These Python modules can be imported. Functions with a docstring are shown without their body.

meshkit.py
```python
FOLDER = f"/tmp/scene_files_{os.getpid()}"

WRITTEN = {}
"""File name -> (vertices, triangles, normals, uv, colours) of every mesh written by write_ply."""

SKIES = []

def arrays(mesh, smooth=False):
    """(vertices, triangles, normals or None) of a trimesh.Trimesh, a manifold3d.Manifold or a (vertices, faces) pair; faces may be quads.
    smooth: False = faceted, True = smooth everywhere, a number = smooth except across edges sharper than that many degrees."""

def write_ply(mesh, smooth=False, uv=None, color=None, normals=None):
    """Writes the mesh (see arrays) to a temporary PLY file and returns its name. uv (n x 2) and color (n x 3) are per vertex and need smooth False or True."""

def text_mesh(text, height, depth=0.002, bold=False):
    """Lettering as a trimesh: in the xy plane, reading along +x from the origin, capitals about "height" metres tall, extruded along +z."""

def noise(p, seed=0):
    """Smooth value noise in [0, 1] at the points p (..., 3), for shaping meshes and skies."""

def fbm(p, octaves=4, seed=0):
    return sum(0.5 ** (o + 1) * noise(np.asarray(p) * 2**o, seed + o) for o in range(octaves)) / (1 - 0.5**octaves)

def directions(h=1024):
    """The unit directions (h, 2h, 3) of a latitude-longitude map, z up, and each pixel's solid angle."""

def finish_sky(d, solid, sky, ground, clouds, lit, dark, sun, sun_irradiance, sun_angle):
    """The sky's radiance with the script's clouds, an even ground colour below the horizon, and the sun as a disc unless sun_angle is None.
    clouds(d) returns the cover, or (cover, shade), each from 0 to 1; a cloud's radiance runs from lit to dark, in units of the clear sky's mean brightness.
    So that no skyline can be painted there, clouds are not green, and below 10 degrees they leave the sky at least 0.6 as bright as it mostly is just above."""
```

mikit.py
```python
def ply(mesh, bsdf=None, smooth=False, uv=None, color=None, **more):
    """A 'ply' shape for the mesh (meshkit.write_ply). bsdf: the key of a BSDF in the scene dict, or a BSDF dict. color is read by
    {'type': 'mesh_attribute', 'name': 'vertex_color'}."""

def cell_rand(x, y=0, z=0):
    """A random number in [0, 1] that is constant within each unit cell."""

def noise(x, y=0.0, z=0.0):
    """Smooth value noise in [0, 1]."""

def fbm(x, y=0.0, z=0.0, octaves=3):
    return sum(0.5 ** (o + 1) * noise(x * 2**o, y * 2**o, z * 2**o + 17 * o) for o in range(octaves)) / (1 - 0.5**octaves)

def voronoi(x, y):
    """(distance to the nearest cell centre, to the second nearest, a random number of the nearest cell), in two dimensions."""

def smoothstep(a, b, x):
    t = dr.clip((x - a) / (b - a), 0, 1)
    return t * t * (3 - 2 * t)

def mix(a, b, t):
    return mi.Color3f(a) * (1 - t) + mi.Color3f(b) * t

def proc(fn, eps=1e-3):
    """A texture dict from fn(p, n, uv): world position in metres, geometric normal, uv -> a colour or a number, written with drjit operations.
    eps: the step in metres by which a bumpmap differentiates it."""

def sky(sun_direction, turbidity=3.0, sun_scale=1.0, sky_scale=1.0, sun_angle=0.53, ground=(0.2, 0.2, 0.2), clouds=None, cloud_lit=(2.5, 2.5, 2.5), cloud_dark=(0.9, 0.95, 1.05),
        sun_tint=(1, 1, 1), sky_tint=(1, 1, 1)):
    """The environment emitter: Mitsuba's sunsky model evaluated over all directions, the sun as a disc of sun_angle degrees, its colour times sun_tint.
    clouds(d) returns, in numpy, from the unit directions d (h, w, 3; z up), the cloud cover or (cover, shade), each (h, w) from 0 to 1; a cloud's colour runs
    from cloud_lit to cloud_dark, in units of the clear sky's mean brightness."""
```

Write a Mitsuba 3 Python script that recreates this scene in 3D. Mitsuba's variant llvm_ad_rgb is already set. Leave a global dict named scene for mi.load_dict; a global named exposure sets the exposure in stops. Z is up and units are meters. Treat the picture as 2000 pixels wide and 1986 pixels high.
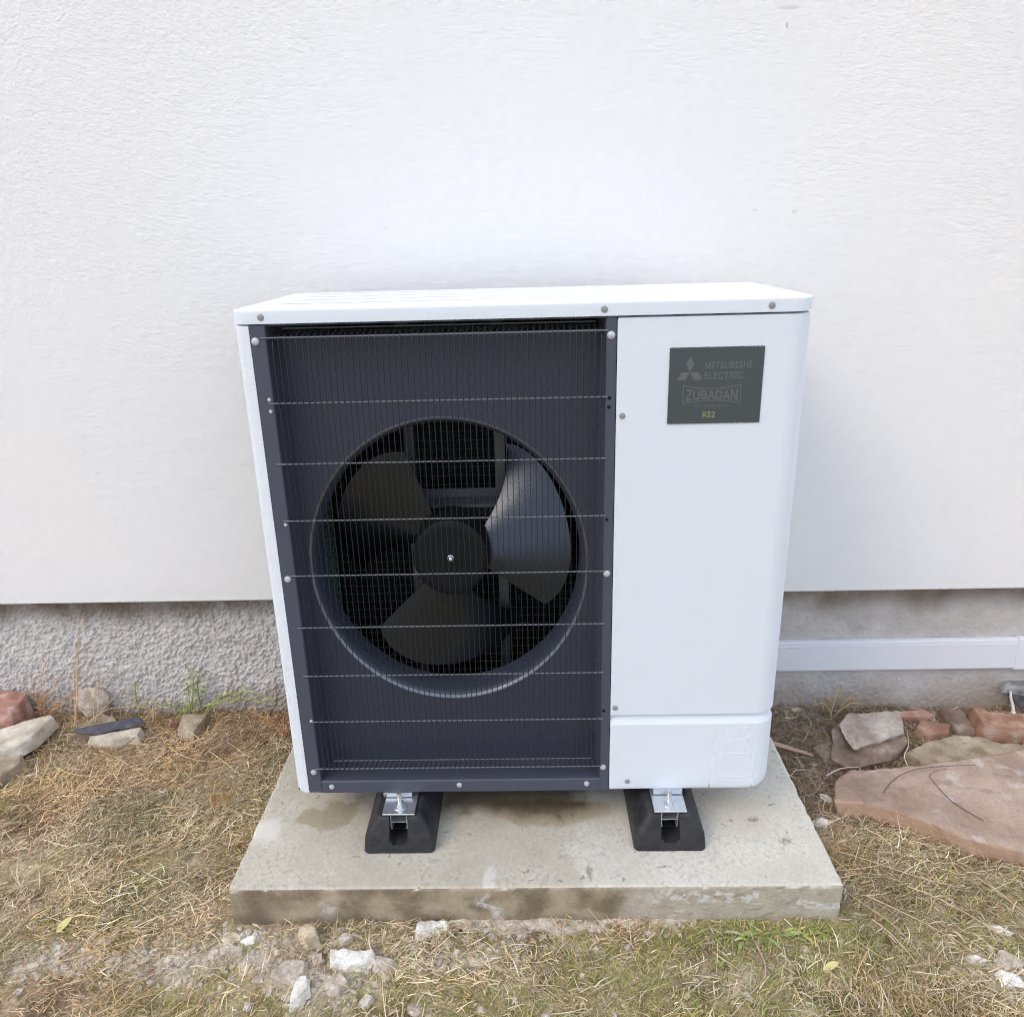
import math
import numpy as np, trimesh, drjit as dr, mitsuba as mi, mikit, meshkit
import shapely.geometry as sg
import manifold3d as m3
from mikit import noise, fbm, smoothstep, mix, proc

T = mi.ScalarTransform4f
scene, labels = {}, {}

# ------------------------------------------------------------------ camera, sky, exposure
CAM, FWD, UP = np.array([0.0069, -1.4408, 1.2599]), np.array([-0.0223, 0.9446, -0.3275]), [0.0184, 0.3279, 0.9445]
scene['camera'] = {'type': 'perspective', 'fov': 66.0, 'fov_axis': 'x', 'near_clip': 0.02, 'far_clip': 500.0,
                   'to_world': T().look_at(origin=CAM.tolist(), target=(CAM + FWD).tolist(), up=UP)}
scene['sky'] = mikit.sky([-0.55, -0.50, 0.67], turbidity=3, sun_scale=0.16, sun_angle=24, clouds=lambda d: 1.0,
                         cloud_lit=(2.27, 2.48, 2.92), ground=(0.2, 0.19, 0.16))
exposure = 2.58

# ------------------------------------------------------------------ helpers
rng = np.random.default_rng(7)
used = set()


def key_for(name, parent=None):
    base = name if parent is None else parent + '__' + name
    k, i = base, 0
    while k in used:
        i += 1
        k = f'{base}_{i:03d}'
    used.add(k)
    return k


def obj(name, mesh, bsdf, parent=None, smooth=False, label=None, cat=None, group=None, kind=None, color=None):
    k = key_for(name, parent)
    scene[k] = mikit.ply(mesh, bsdf, smooth=smooth, color=color)
    tag(k, label, cat, group, kind)
    return k


def tag(k, label=None, cat=None, group=None, kind=None):
    d = {n: v for n, v in (('label', label), ('category', cat), ('group', group), ('kind', kind)) if v}
    if d:
        labels.setdefault(k, {}).update(d)


def thing(name, label, cat, group=None):
    k = key_for(name)
    tag(k, label, cat, group)
    return k


def cat_(ms):
    return trimesh.util.concatenate(ms)


def box(x0, x1, y0, y1, z0, z1, bev=0.0):
    c = [(x0 + x1) / 2, (y0 + y1) / 2, (z0 + z1) / 2]
    e = np.array([x1 - x0, y1 - y0, z1 - z0])
    if bev <= 0:
        m = trimesh.creation.box(e)
    else:
        h, v = e / 2, []
        for s in np.ndindex(2, 2, 2):
            s = np.array(s) * 2 - 1
            for a in range(3):
                q = h - bev
                q[a] = h[a]
                v.append(s * q)
        m = trimesh.convex.convex_hull(np.array(v))
    m.apply_translation(c)
    return m


def rr(x0, x1, y0, y1, r, n=7):
    """rounded rectangle, counter-clockwise, radii of the corners (x0,y0) (x1,y0) (x1,y1) (x0,y1)"""
    out = []
    for k, (cx, cy, sx, sy) in enumerate(((x0, y0, 1, 1), (x1, y0, -1, 1), (x1, y1, -1, -1), (x0, y1, 1, -1))):
        R = max(r[k], 1e-4)
        a0 = math.pi + k * math.pi / 2
        for t in np.linspace(0, math.pi / 2, n):
            out.append((cx + sx * R + R * math.cos(a0 + t), cy + sy * R + R * math.sin(a0 + t)))
    return np.array(out)


def loft(levels):
    n = len(levels[0][0])
    v = np.vstack([np.c_[p, np.full(n, z)] if np.ndim(z) == 0 else np.c_[p, z] for p, z in levels])
    f = []
    for l in range(len(levels) - 1):
        for i in range(n):
            a, b = l * n + i, l * n + (i + 1) % n
            f += [(a, b, b + n), (a, b + n, a + n)]
    top = (len(levels) - 1) * n
    for i in range(1, n - 1):
        f += [(0, i + 1, i), (top, top + i, top + i + 1)]
    return trimesh.Trimesh(v, f, process=False)


def tube(path, r, n=6, closed_caps=True):
    P = np.asarray(path, float)
    t = np.gradient(P, axis=0)
    t /= np.linalg.norm(t, axis=1, keepdims=True)
    ref = np.array([0, 0, 1.0]) if abs(t[0][2]) < 0.9 else np.array([1.0, 0, 0])
    v = []
    rad = np.broadcast_to(r, len(P))
    for p, d, q in zip(P, t, rad):
        a = np.cross(d, ref)
        if np.linalg.norm(a) < 1e-3:
            a = np.cross(d, [0, 1.0, 0])
        a /= np.linalg.norm(a)
        b = np.cross(d, a)
        ang = np.arange(n) / n * 2 * np.pi
        v.append(p + q * (np.cos(ang)[:, None] * a + np.sin(ang)[:, None] * b))
    v = np.vstack(v)
    f = []
    for l in range(len(P) - 1):
        for i in range(n):
            a, b = l * n + i, l * n + (i + 1) % n
            f += [(a, b + n, b), (a, a + n, b + n)]
    e = (len(P) - 1) * n
    for i in range(1, n - 1):
        f += [(0, i, i + 1), (e, e + i + 1, e + i)]
    m = trimesh.Trimesh(v, f, process=False)
    return m


def wire_path(*pts, r=0.006, n=3):
    """a polyline with its bends rounded"""
    pts = [np.array(p, float) for p in pts]
    out = [pts[0]]
    for a, b, c in zip(pts[:-2], pts[1:-1], pts[2:]):
        u, w = (a - b), (c - b)
        d = min(r, np.linalg.norm(u) / 2, np.linalg.norm(w) / 2)
        p, q = b + u / np.linalg.norm(u) * d, b + w / np.linalg.norm(w) * d
        for t in np.linspace(0, 1, n):
            out.append((1 - t) ** 2 * p + 2 * t * (1 - t) * b + t * t * q)
    out.append(pts[-1])
    return np.array(out)


def revolve_y(profile, cx, cz, n=64, sx=1.0, sz=1.0):
    """profile of (radius, y) turned round a horizontal axis pointing away from the camera"""
    pr = np.array(profile, float)
    ang = np.arange(n) / n * 2 * np.pi
    v = np.stack([cx + sx * pr[:, :1] * np.cos(ang), np.repeat(pr[:, 1:], n, 1), cz + sz * pr[:, :1] * np.sin(ang)], -1).reshape(-1, 3)
    f = []
    for l in range(len(pr) - 1):
        for i in range(n):
            a, b = l * n + i, l * n + (i + 1) % n
            f += [(a, b, b + n), (a, b + n, a + n)]
    return trimesh.Trimesh(v, f, process=False)


def face_poly(poly, y_front, y_back):
    """a polygon drawn in x and z, extruded from y_front to y_back"""
    out = []
    for g in getattr(poly, 'geoms', [poly]):
        m = trimesh.creation.extrude_polygon(g, y_back - y_front, engine='earcut')
        v = np.array(m.vertices)
        m = trimesh.Trimesh(np.c_[v[:, 0], y_back - v[:, 2], v[:, 1]], m.faces, process=False)
        out.append(m)
    return cat_(out)


def screw(x, z, r, y=0.0, h=0.004, n=14):
    return revolve_y([(1e-5, y - h), (r * 0.55, y - h), (r * 0.8, y - h * 0.75), (r * 0.86, y - h * 0.3), (r, y - h * 0.25), (r, y + 0.001)], x, z, n)


# ------------------------------------------------------------------ materials
def two(b):
    return {'type': 'twosided', 'bsdf': b}


def bump(b, fn, scale, eps=1e-3):
    return {'type': 'bumpmap', 'bump_texture': proc(fn, eps), 'scale': scale, 'bsdf': b}


def pr(base, rough=0.5, spec=0.5, **k):
    base = {'type': 'rgb', 'value': list(base)} if isinstance(base, (tuple, list)) else base
    return {'type': 'principled', 'base_color': base, 'roughness': rough, 'specular': spec, **k}


def sq(x, y, x0, y0, sx, sy):
    return dr.sqrt(dr.square((x - x0) / sx) + dr.square((y - y0) / sy))


def wall_color(p, n, uv):
    a = fbm(p.x * 1.3 + 5, p.z * 1.1, 2.0, 3)
    b = fbm(p.x * 60, p.z * 60, 7.0, 2)
    warm = smoothstep(0.50, 0.72, fbm(p.x * 2.2 + 31, p.z * 1.7 + 8, 3.0, 3))
    c = mix((0.77, 0.778, 0.79), (0.79, 0.785, 0.77), warm * 0.6)
    c = c * (0.955 + 0.05 * a + 0.035 * (b - 0.5))
    # rain-splashed grime just above the drip edge, a few drilled and scuffed spots
    low = 1 - smoothstep(0.31, 0.50, p.z + 0.06 * (fbm(p.x * 7, 1.0, 0.0, 2) - 0.5))
    c = c * (1 - 0.035 * low * mi.Float(fbm(p.x * 15, p.z * 20, 0.0, 2)))
    q = p.x + 0.004 * noise(p.x * 300, p.z * 200)
    spot = mi.Float(0)
    for x, z, sx, sz, k in ((0.592, 1.678, 0.002, 0.009, 0.4), (0.642, 1.295, 0.008, 0.006, 0.14), (0.593, 1.712, 0.03, 0.005, 0.15),
                            (-0.457, 1.662, 0.004, 0.008, 0.10), (-0.601, 1.694, 0.008, 0.008, 0.05), (0.715, 1.62, 0.005, 0.007, 0.07),
                            (-0.31, 1.33, 0.006, 0.006, 0.06), (-0.32, 1.28, 0.008, 0.008, 0.06), (0.55, 1.30, 0.008, 0.004, 0.1)):
        spot = dr.maximum(spot, k * (1 - smoothstep(0.5, 1.1, sq(q, p.z, x, z, sx, sz))))
    return c * (1 - spot)


def wall_height(p, n, uv):
    k = smoothstep(0.318, 0.36, p.z) * 0.75 + 0.25
    h = 0.75 * fbm(p.x * 170, p.z * 150, p.y * 150, 2) + 0.5 * noise(p.x * 330, p.z * 330, 1.0) + 0.15 * noise(p.x * 60, p.z * 60, 4.0)
    return h * k


scene['wall_render'] = two(bump(pr(proc(wall_color), 0.85, 0.25), wall_height, 0.0021, 0.0010))


def plinth_color(p, n, uv):
    c = mix((0.43, 0.42, 0.41), (0.60, 0.585, 0.575), fbm(p.x * 40, p.z * 40, 3.0, 3))
    right = smoothstep(0.35, 0.6, p.x)
    c = mix(c, mi.Color3f(0.46, 0.445, 0.43) * (0.85 + 0.3 * fbm(p.x * 18, p.z * 30, 3.0, 3)), right)
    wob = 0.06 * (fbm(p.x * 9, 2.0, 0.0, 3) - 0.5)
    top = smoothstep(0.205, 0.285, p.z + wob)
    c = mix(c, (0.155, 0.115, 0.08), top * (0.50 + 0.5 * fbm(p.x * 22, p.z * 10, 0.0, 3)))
    low = 1 - smoothstep(-0.08, 0.02, p.z + 2 * wob)
    return mix(c, (0.33, 0.26, 0.20), low * 0.55)


def grain(p, n, uv):
    return fbm(p.x * 260, p.y * 260, p.z * 260, 3)


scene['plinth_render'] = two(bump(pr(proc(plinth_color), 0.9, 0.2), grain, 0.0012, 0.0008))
scene['white_paint'] = two(pr((0.655, 0.712, 0.785), 0.5, 0.3))
scene['white_plastic'] = two(pr((0.68, 0.70, 0.755), 0.45, 0.4))
scene['dark_coated_metal'] = two(pr((0.031, 0.038, 0.064), 0.42, 0.5))
scene['rim_metal'] = two(pr((0.17, 0.19, 0.235), 0.32, 0.5, metallic=0.75))
scene['bell_metal'] = two(pr((0.036, 0.044, 0.066), 0.32, 0.55))
scene['skylit_wire_coating'] = two(pr((0.15, 0.16, 0.18), 0.3, 0.6))  # paler copy of the wire coating: sky light on the horizontals painted in
scene['post_metal'] = two(pr((0.056, 0.063, 0.094), 0.45, 0.5))
scene['wire_coating'] = two(pr((0.030, 0.033, 0.042), 0.35, 0.5))
scene['lattice_metal'] = two(pr((0.085, 0.09, 0.09), 0.5, 0.5))
scene['tab_metal'] = two(pr((0.30, 0.31, 0.30), 0.5, 0.5))
scene['black_plastic'] = two(pr((0.006, 0.007, 0.0085), 0.6, 0.2))
scene['fan_plastic'] = two(pr((0.050, 0.057, 0.073), 0.26, 0.5, metallic=0.95))
scene['bright_zinc'] = two(pr((0.62, 0.65, 0.69), 0.28, 0.5, metallic=0.85))
scene['screw_zinc'] = two(pr((0.52, 0.54, 0.58), 0.4, 0.5, metallic=0.4))
scene['screw_grey'] = two(pr((0.24, 0.25, 0.27), 0.45, 0.5))
scene['galvanised'] = two(pr((0.085, 0.10, 0.11), 0.45, 0.5, metallic=0.4))
scene['coil_dark'] = two(pr((0.012, 0.014, 0.016), 0.7, 0.2))
scene['coil_teal'] = two(pr((0.10, 0.16, 0.155), 0.6, 0.3))
scene['plate_print'] = two(pr((0.052, 0.066, 0.074), 0.30, 0.5))
scene['print_grey'] = two(pr((0.105, 0.12, 0.125), 0.4, 0.4))
scene['print_yellow'] = two(pr((0.20, 0.235, 0.12), 0.4, 0.4))


def rubber_color(p, n, uv):
    s = fbm(p.x * 90, p.y * 90, p.z * 90, 3)
    return mix((0.016, 0.016, 0.019), (0.038, 0.038, 0.044), s * smoothstep(0.35, 0.7, fbm(p.x * 30, p.y * 30, p.z * 30, 2) + 0.2))


scene['rubber'] = two(bump(pr(proc(rubber_color), 0.55, 0.4), lambda p, n, uv: noise(p.x * 700, p.y * 700, p.z * 700), 0.0003, 0.0005))


def slab_color(p, n, uv):
    x, y, z = p.x, p.y, p.z
    g = fbm(x * 220, y * 220, z * 220, 3)
    m = fbm(x * 14, y * 14, z * 14, 4)
    w = 0.055 * (fbm(x * 16, y * 16, z * 16, 6) - 0.5) * 2
    base = mix((0.46, 0.435, 0.375), (0.585, 0.56, 0.50), m) * (0.86 + 0.28 * g)
    # dry pale area on the right of the top, damp on the left of it
    damp = 1 - smoothstep(0.088, 0.112, x + w - 0.25 * y * smoothstep(-0.02, 0.06, y))
    top = mix(base * mi.Color3f(1.06, 1.07, 1.07), base * mi.Color3f(0.94, 0.92, 0.88), damp)
    brown = (1 - smoothstep(0.8, 1.05, sq(x + w, y + w, -0.475, 0.045, 0.062, 0.055))) + (1 - smoothstep(0.7, 1.05, sq(x + w, y + 0.5 * w, 0.03, 0.055, 0.16, 0.055)))
    top = mix(top, top * mi.Color3f(0.74, 0.68, 0.58), dr.minimum(brown, 1.0) * 0.9)
    wet_shade = smoothstep(0.022, 0.075, y + 0.7 * w) * smoothstep(-0.24, -0.19, x) * (1 - smoothstep(0.10, 0.15, x + w))  # wet patch, darkened further to paint in the shade under the unit
    top = mix(top, top * mi.Color3f(0.36, 0.32, 0.27), wet_shade)
    pale = (1 - smoothstep(0.55, 1.15, sq(x + 0.6 * w, y, -0.093, -0.15, 0.024, 0.045))) + (1 - smoothstep(0.4, 1.2, sq(x + w, y, -0.595, 0.0, 0.04, 0.05)))
    top = mix(top, (0.67, 0.655, 0.61), dr.minimum(pale, 1.0) * 0.7)
    pores = smoothstep(0.60, 0.68, fbm(x * 130, y * 130, 5.0, 3)) * smoothstep(0.45, 0.6, m)
    top = top * (1 - 0.16 * pores)
    sx, sy = x * 46, y * 46
    d1, d2, r = mikit.voronoi(sx + 0.7 * noise(x * 120, y * 120), sy + 0.7 * noise(y * 120, x * 120))
    speck = (1 - smoothstep(0.10, 0.2, d1)) * smoothstep(0.945, 0.95, r)
    top = mix(top, (0.13, 0.11, 0.09), speck * 0.6)
    dirt = mi.Float(0)
    for a, b, u, v in ((0.279, -0.116, 0.02, 0.006), (0.498, 0.02, 0.02, 0.009), (0.44, 0.012, 0.014, 0.007), (0.552, -0.045, 0.022, 0.02), (-0.159, 0.049, 0.03, 0.012),
                       (-0.083, 0.062, 0.02, 0.009), (0.056, -0.156, 0.015, 0.006), (0.12, -0.135, 0.012, 0.03), (-0.195, -0.012, 0.012, 0.004)):
        dirt = dr.maximum(dirt, 1 - smoothstep(0.2, 1.1, sq(x + 0.25 * w, y + 0.2 * w, a, b, u, v) + 0.9 * (noise(x * 260, y * 260) - 0.3)))
    top = mix(top, (0.19, 0.155, 0.12), dirt * 0.7)
    # the front face: soaked and brown on the left, drier with lime bloom on the right
    wf = 0.06 * (fbm(x * 14, z * 28, 3.0, 6) - 0.5) * 2
    fr = mix((0.175, 0.14, 0.097), (0.37, 0.31, 0.225), smoothstep(0.2, 0.75, fbm(x * 19, z * 21, 5.0, 5))) * (0.8 + 0.4 * g)
    streak = fbm(x * 70, z * 6, 2.0, 3)
    fr = fr * (0.9 + 0.2 * streak)
    dryr = smoothstep(0.145, 0.21, x + wf)
    fr = mix(fr, mix((0.33, 0.30, 0.24), (0.46, 0.425, 0.355), fbm(x * 30, z * 40, 9.0, 3)) * (0.8 + 0.4 * g), dryr)
    lime = dr.maximum((1 - smoothstep(0.3, 1.2, sq(x + wf, z, -0.085, -0.055, 0.022, 0.055))) * 0.8, (1 - smoothstep(0.3, 1.1, sq(x + wf, z + 0.4 * wf, -0.40, -0.045, 0.025, 0.035))) * 0.65)
    band = smoothstep(0.21, 0.27, x) * (1 - smoothstep(0.010, 0.020, dr.abs(z + 0.026 + 0.3 * wf - 0.03 * smoothstep(0.45, 0.63, x) * -1)))
    lime = dr.maximum(lime, band * smoothstep(0.42, 0.55, fbm(x * 55, z * 70, 1.0, 3)))
    fr = mix(fr, (0.56, 0.55, 0.52), lime * (0.35 + 0.65 * smoothstep(0.35, 0.6, fbm(x * 160, z * 160, 4.0, 3))))
    fr = mix(fr, (0.14, 0.115, 0.085), smoothstep(0.07, 0.092, -z + 0.5 * wf) * 0.5 * (1 - dryr))
    return mix(fr, top, smoothstep(0.4, 0.7, n.z))


def slab_height(p, n, uv):
    side = 1 - smoothstep(0.4, 0.7, n.z)
    a = fbm(p.x * 200, p.y * 200, p.z * 200, 3)
    b = smoothstep(0.52, 0.7, fbm(p.x * 60, p.y * 60, p.z * 60, 3)) * smoothstep(0.1, 0.25, p.x)
    return a * (0.25 + 0.6 * side) + b * side * 1.6


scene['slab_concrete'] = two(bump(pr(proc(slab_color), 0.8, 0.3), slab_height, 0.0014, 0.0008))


def stone(name, dark, mid, light, f=25, rough=0.85, b=0.0012):
    def col(p, n, uv):
        a = fbm(p.x * f, p.y * f, p.z * f, 4)
        g = fbm(p.x * 300, p.y * 300, p.z * 300, 2)
        c = mix(dark, mid, smoothstep(0.25, 0.55, a))
        c = mix(c, light, smoothstep(0.52, 0.75, a))
        return c * (0.78 + 0.44 * g)
    scene[name] = two(bump(pr(proc(col), rough, 0.25), grain, b, 0.0008))


def sandstone_color(p, n, uv):
    a = fbm(p.x * 9, p.y * 9, p.z * 9, 4)
    lay = fbm(p.x * 5, p.y * 14, p.z * 90, 3)
    g = fbm(p.x * 260, p.y * 260, p.z * 260, 2)
    c = mix((0.30, 0.215, 0.17), (0.46, 0.355, 0.295), smoothstep(0.3, 0.7, a))
    c = mix(c, (0.47, 0.32, 0.225), 0.75 * (1 - smoothstep(0.35, 0.75, n.z)) * (0.5 + lay))
    c = mix(c, (0.60, 0.57, 0.55), smoothstep(0.66, 0.80, fbm(p.x * 22 + 4, p.y * 22, 0.0, 4)) * 0.45 * smoothstep(0.8, 0.95, n.z))
    stain = smoothstep(0.60, 0.72, fbm(p.x * 16 + 40, p.y * 26, 1.0, 3))
    c = mix(c, (0.17, 0.13, 0.11), stain * 0.35)
    return c * (0.8 + 0.4 * g)


def sand_height(p, n, uv):
    return fbm(p.x * 240, p.y * 240, p.z * 240, 3) + 1.2 * fbm(p.x * 60, p.y * 60, p.z * 60, 3)


scene['red_sandstone'] = two(bump(pr(proc(sandstone_color), 0.85, 0.25), sand_height, 0.0014, 0.0008))
stone('brown_stone', (0.16, 0.115, 0.09), (0.26, 0.19, 0.15), (0.40, 0.34, 0.29))
stone('pale_stone', (0.30, 0.23, 0.185), (0.45, 0.385, 0.33), (0.60, 0.555, 0.50))
stone('tan_stone', (0.25, 0.195, 0.14), (0.38, 0.315, 0.235), (0.53, 0.47, 0.38))
stone('orange_brick', (0.25, 0.14, 0.10), (0.37, 0.215, 0.155), (0.46, 0.345, 0.275), 30)
stone('pink_brick', (0.30, 0.16, 0.13), (0.43, 0.24, 0.195), (0.56, 0.41, 0.36), 30)
stone('pale_concrete', (0.42, 0.375, 0.295), (0.58, 0.53, 0.445), (0.70, 0.66, 0.58), 30)
stone('grey_concrete', (0.13, 0.13, 0.125), (0.22, 0.225, 0.23), (0.36, 0.37, 0.385), 40)
stone('slate', (0.055, 0.06, 0.075), (0.10, 0.105, 0.13), (0.17, 0.17, 0.20), 30, 0.6)
stone('white_mortar', (0.55, 0.52, 0.46), (0.74, 0.725, 0.68), (0.82, 0.81, 0.78), 60, b=0.0025)
stone('cream_mortar', (0.40, 0.33, 0.235), (0.56, 0.48, 0.355), (0.66, 0.59, 0.46), 60, b=0.0025)
stone('lilac_mortar', (0.36, 0.30, 0.245), (0.53, 0.465, 0.40), (0.66, 0.605, 0.545), 60, b=0.003)
scene['strand'] = two({'type': 'diffuse', 'reflectance': {'type': 'mesh_attribute', 'name': 'vertex_color'}})
scene['leaf_strand'] = two(pr({'type': 'mesh_attribute', 'name': 'vertex_color'}, 0.5, 0.35))
scene['dark_wood'] = two(pr((0.16, 0.115, 0.09), 0.8, 0.2))
scene['pale_wood'] = two(pr((0.50, 0.36, 0.27), 0.8, 0.2))
scene['cable_sheath'] = two(pr((0.09, 0.075, 0.075), 0.6, 0.3))
scene['bleached_wood'] = two(pr((0.62, 0.56, 0.53), 0.8, 0.2))

# ------------------------------------------------------------------ ground
G = -0.085
SLAB = (-0.630, 0.629, -0.173, 0.505)
SOFT = [(-0.95, -0.26, 0.12, 0.05), (-0.73, -0.26, 0.13, 0.06), (-0.56, -0.24, 0.13, 0.05), (-0.40, -0.31, 0.12, 0.05), (-0.15, -0.26, 0.10, 0.035), (0.89, -0.32, 0.07, 0.05)]   # where mortar rubble lies


def hz(x, y):
    x, y = np.asarray(x, float), np.asarray(y, float)
    p = np.stack([x, y, 0 * x], -1)
    near = np.exp(-np.maximum(np.maximum(SLAB[0] - x, x - SLAB[1]), np.maximum(SLAB[2] - y, 0)).clip(0) / 0.10)
    big = 0.030 * (meshkit.fbm(p * 2.3, 3, 11) - 0.5)
    fine = 0.016 * (meshkit.fbm(p * 14, 4, 5) - 0.5) + 0.015 * (meshkit.fbm(p * 48, 4, 6) - 0.5)
    left = 0.02 * np.clip((-x - 1.2) / 0.4, 0, 1) * np.clip((y - 0.2) / 0.4, 0, 1)
    right = -0.012 * np.clip((x - 0.6) / 0.2, 0, 1) * np.clip((y - 0.1) / 0.3, 0, 1)
    return G - 0.004 + big * (1 - 0.8 * near) + fine + left + right


def axis(lo, hi, step, far):
    a = np.arange(lo, hi + step / 2, step)
    out = [hi]
    d = step
    while out[-1] < far:
        d *= 1.35
        out.append(out[-1] + d)
    lo_ = [lo]
    d = step
    while lo_[-1] > -far:
        d *= 1.35
        lo_.append(lo_[-1] - d)
    return np.r_[lo_[:0:-1], a, out[1:]]


gx, gy = axis(-1.75, 1.6, 0.0045, 60.0), axis(-0.46, 0.64, 0.0045, 60.0)
gy = gy[gy < 0.72]
X, Y = np.meshgrid(gx, gy, indexing='ij')
Zg = hz(X, Y)
far = np.clip((np.maximum(np.abs(X) - 2.0, -Y - 1.0)) / 3.0, 0, 1)
Zg = Zg * (1 - far) + far * (G - 0.01)
idx = np.arange(X.size).reshape(X.shape)
gf = np.stack([idx[:-1, :-1], idx[1:, :-1], idx[1:, 1:], idx[:-1, 1:]], -1).reshape(-1, 4)
ground_mesh = (np.stack([X, Y, Zg], -1).reshape(-1, 3), gf)


def ground_color(p, n, uv):
    x, y = p.x, p.y
    a = fbm(x * 7, y * 7, 1.0, 4)
    b = fbm(x * 45, y * 45, 2.0, 3)
    g = fbm(x * 260, y * 260, 3.0, 2)
    c = mix((0.15, 0.11, 0.075), (0.41, 0.33, 0.245), smoothstep(0.3, 0.7, 0.5 * a + 0.5 * b))
    c = mix(c, (0.50, 0.425, 0.35), smoothstep(0.50, 0.75, fbm(x * 16 + 9, y * 16, 4.0, 3)) * 0.8)
    moss = smoothstep(0.49, 0.58, fbm(x * 5.5 + 20, y * 7 + 3, 6.0, 5) + 0.10 * smoothstep(0.0, -0.25, y) - 0.14 * smoothstep(0.15, 0.4, y))
    c = mix(c, mix((0.21, 0.18, 0.06), (0.42, 0.37, 0.17), b), moss * 0.55)
    rub = mi.Float(0)
    for (u, v, s, t) in SOFT:
        rub = dr.maximum(rub, 1 - smoothstep(0.4, 1.15, sq(x, y, u, v, s, t) + 1.1 * (fbm(x * 30, y * 30, 8.0, 3) - 0.5)))
    c = mix(c, mix((0.42, 0.36, 0.305), (0.70, 0.64, 0.58), b), rub * 0.8)
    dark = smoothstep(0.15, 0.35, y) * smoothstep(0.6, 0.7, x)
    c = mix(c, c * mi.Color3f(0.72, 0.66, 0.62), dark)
    return c * (0.55 + 0.85 * g)


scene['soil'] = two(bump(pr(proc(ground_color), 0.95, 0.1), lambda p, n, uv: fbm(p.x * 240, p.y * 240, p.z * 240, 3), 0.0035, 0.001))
obj('ground', ground_mesh, 'soil', smooth=True, kind='structure', label='trampled bare soil with moss and dead grass around the slab')

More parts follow.
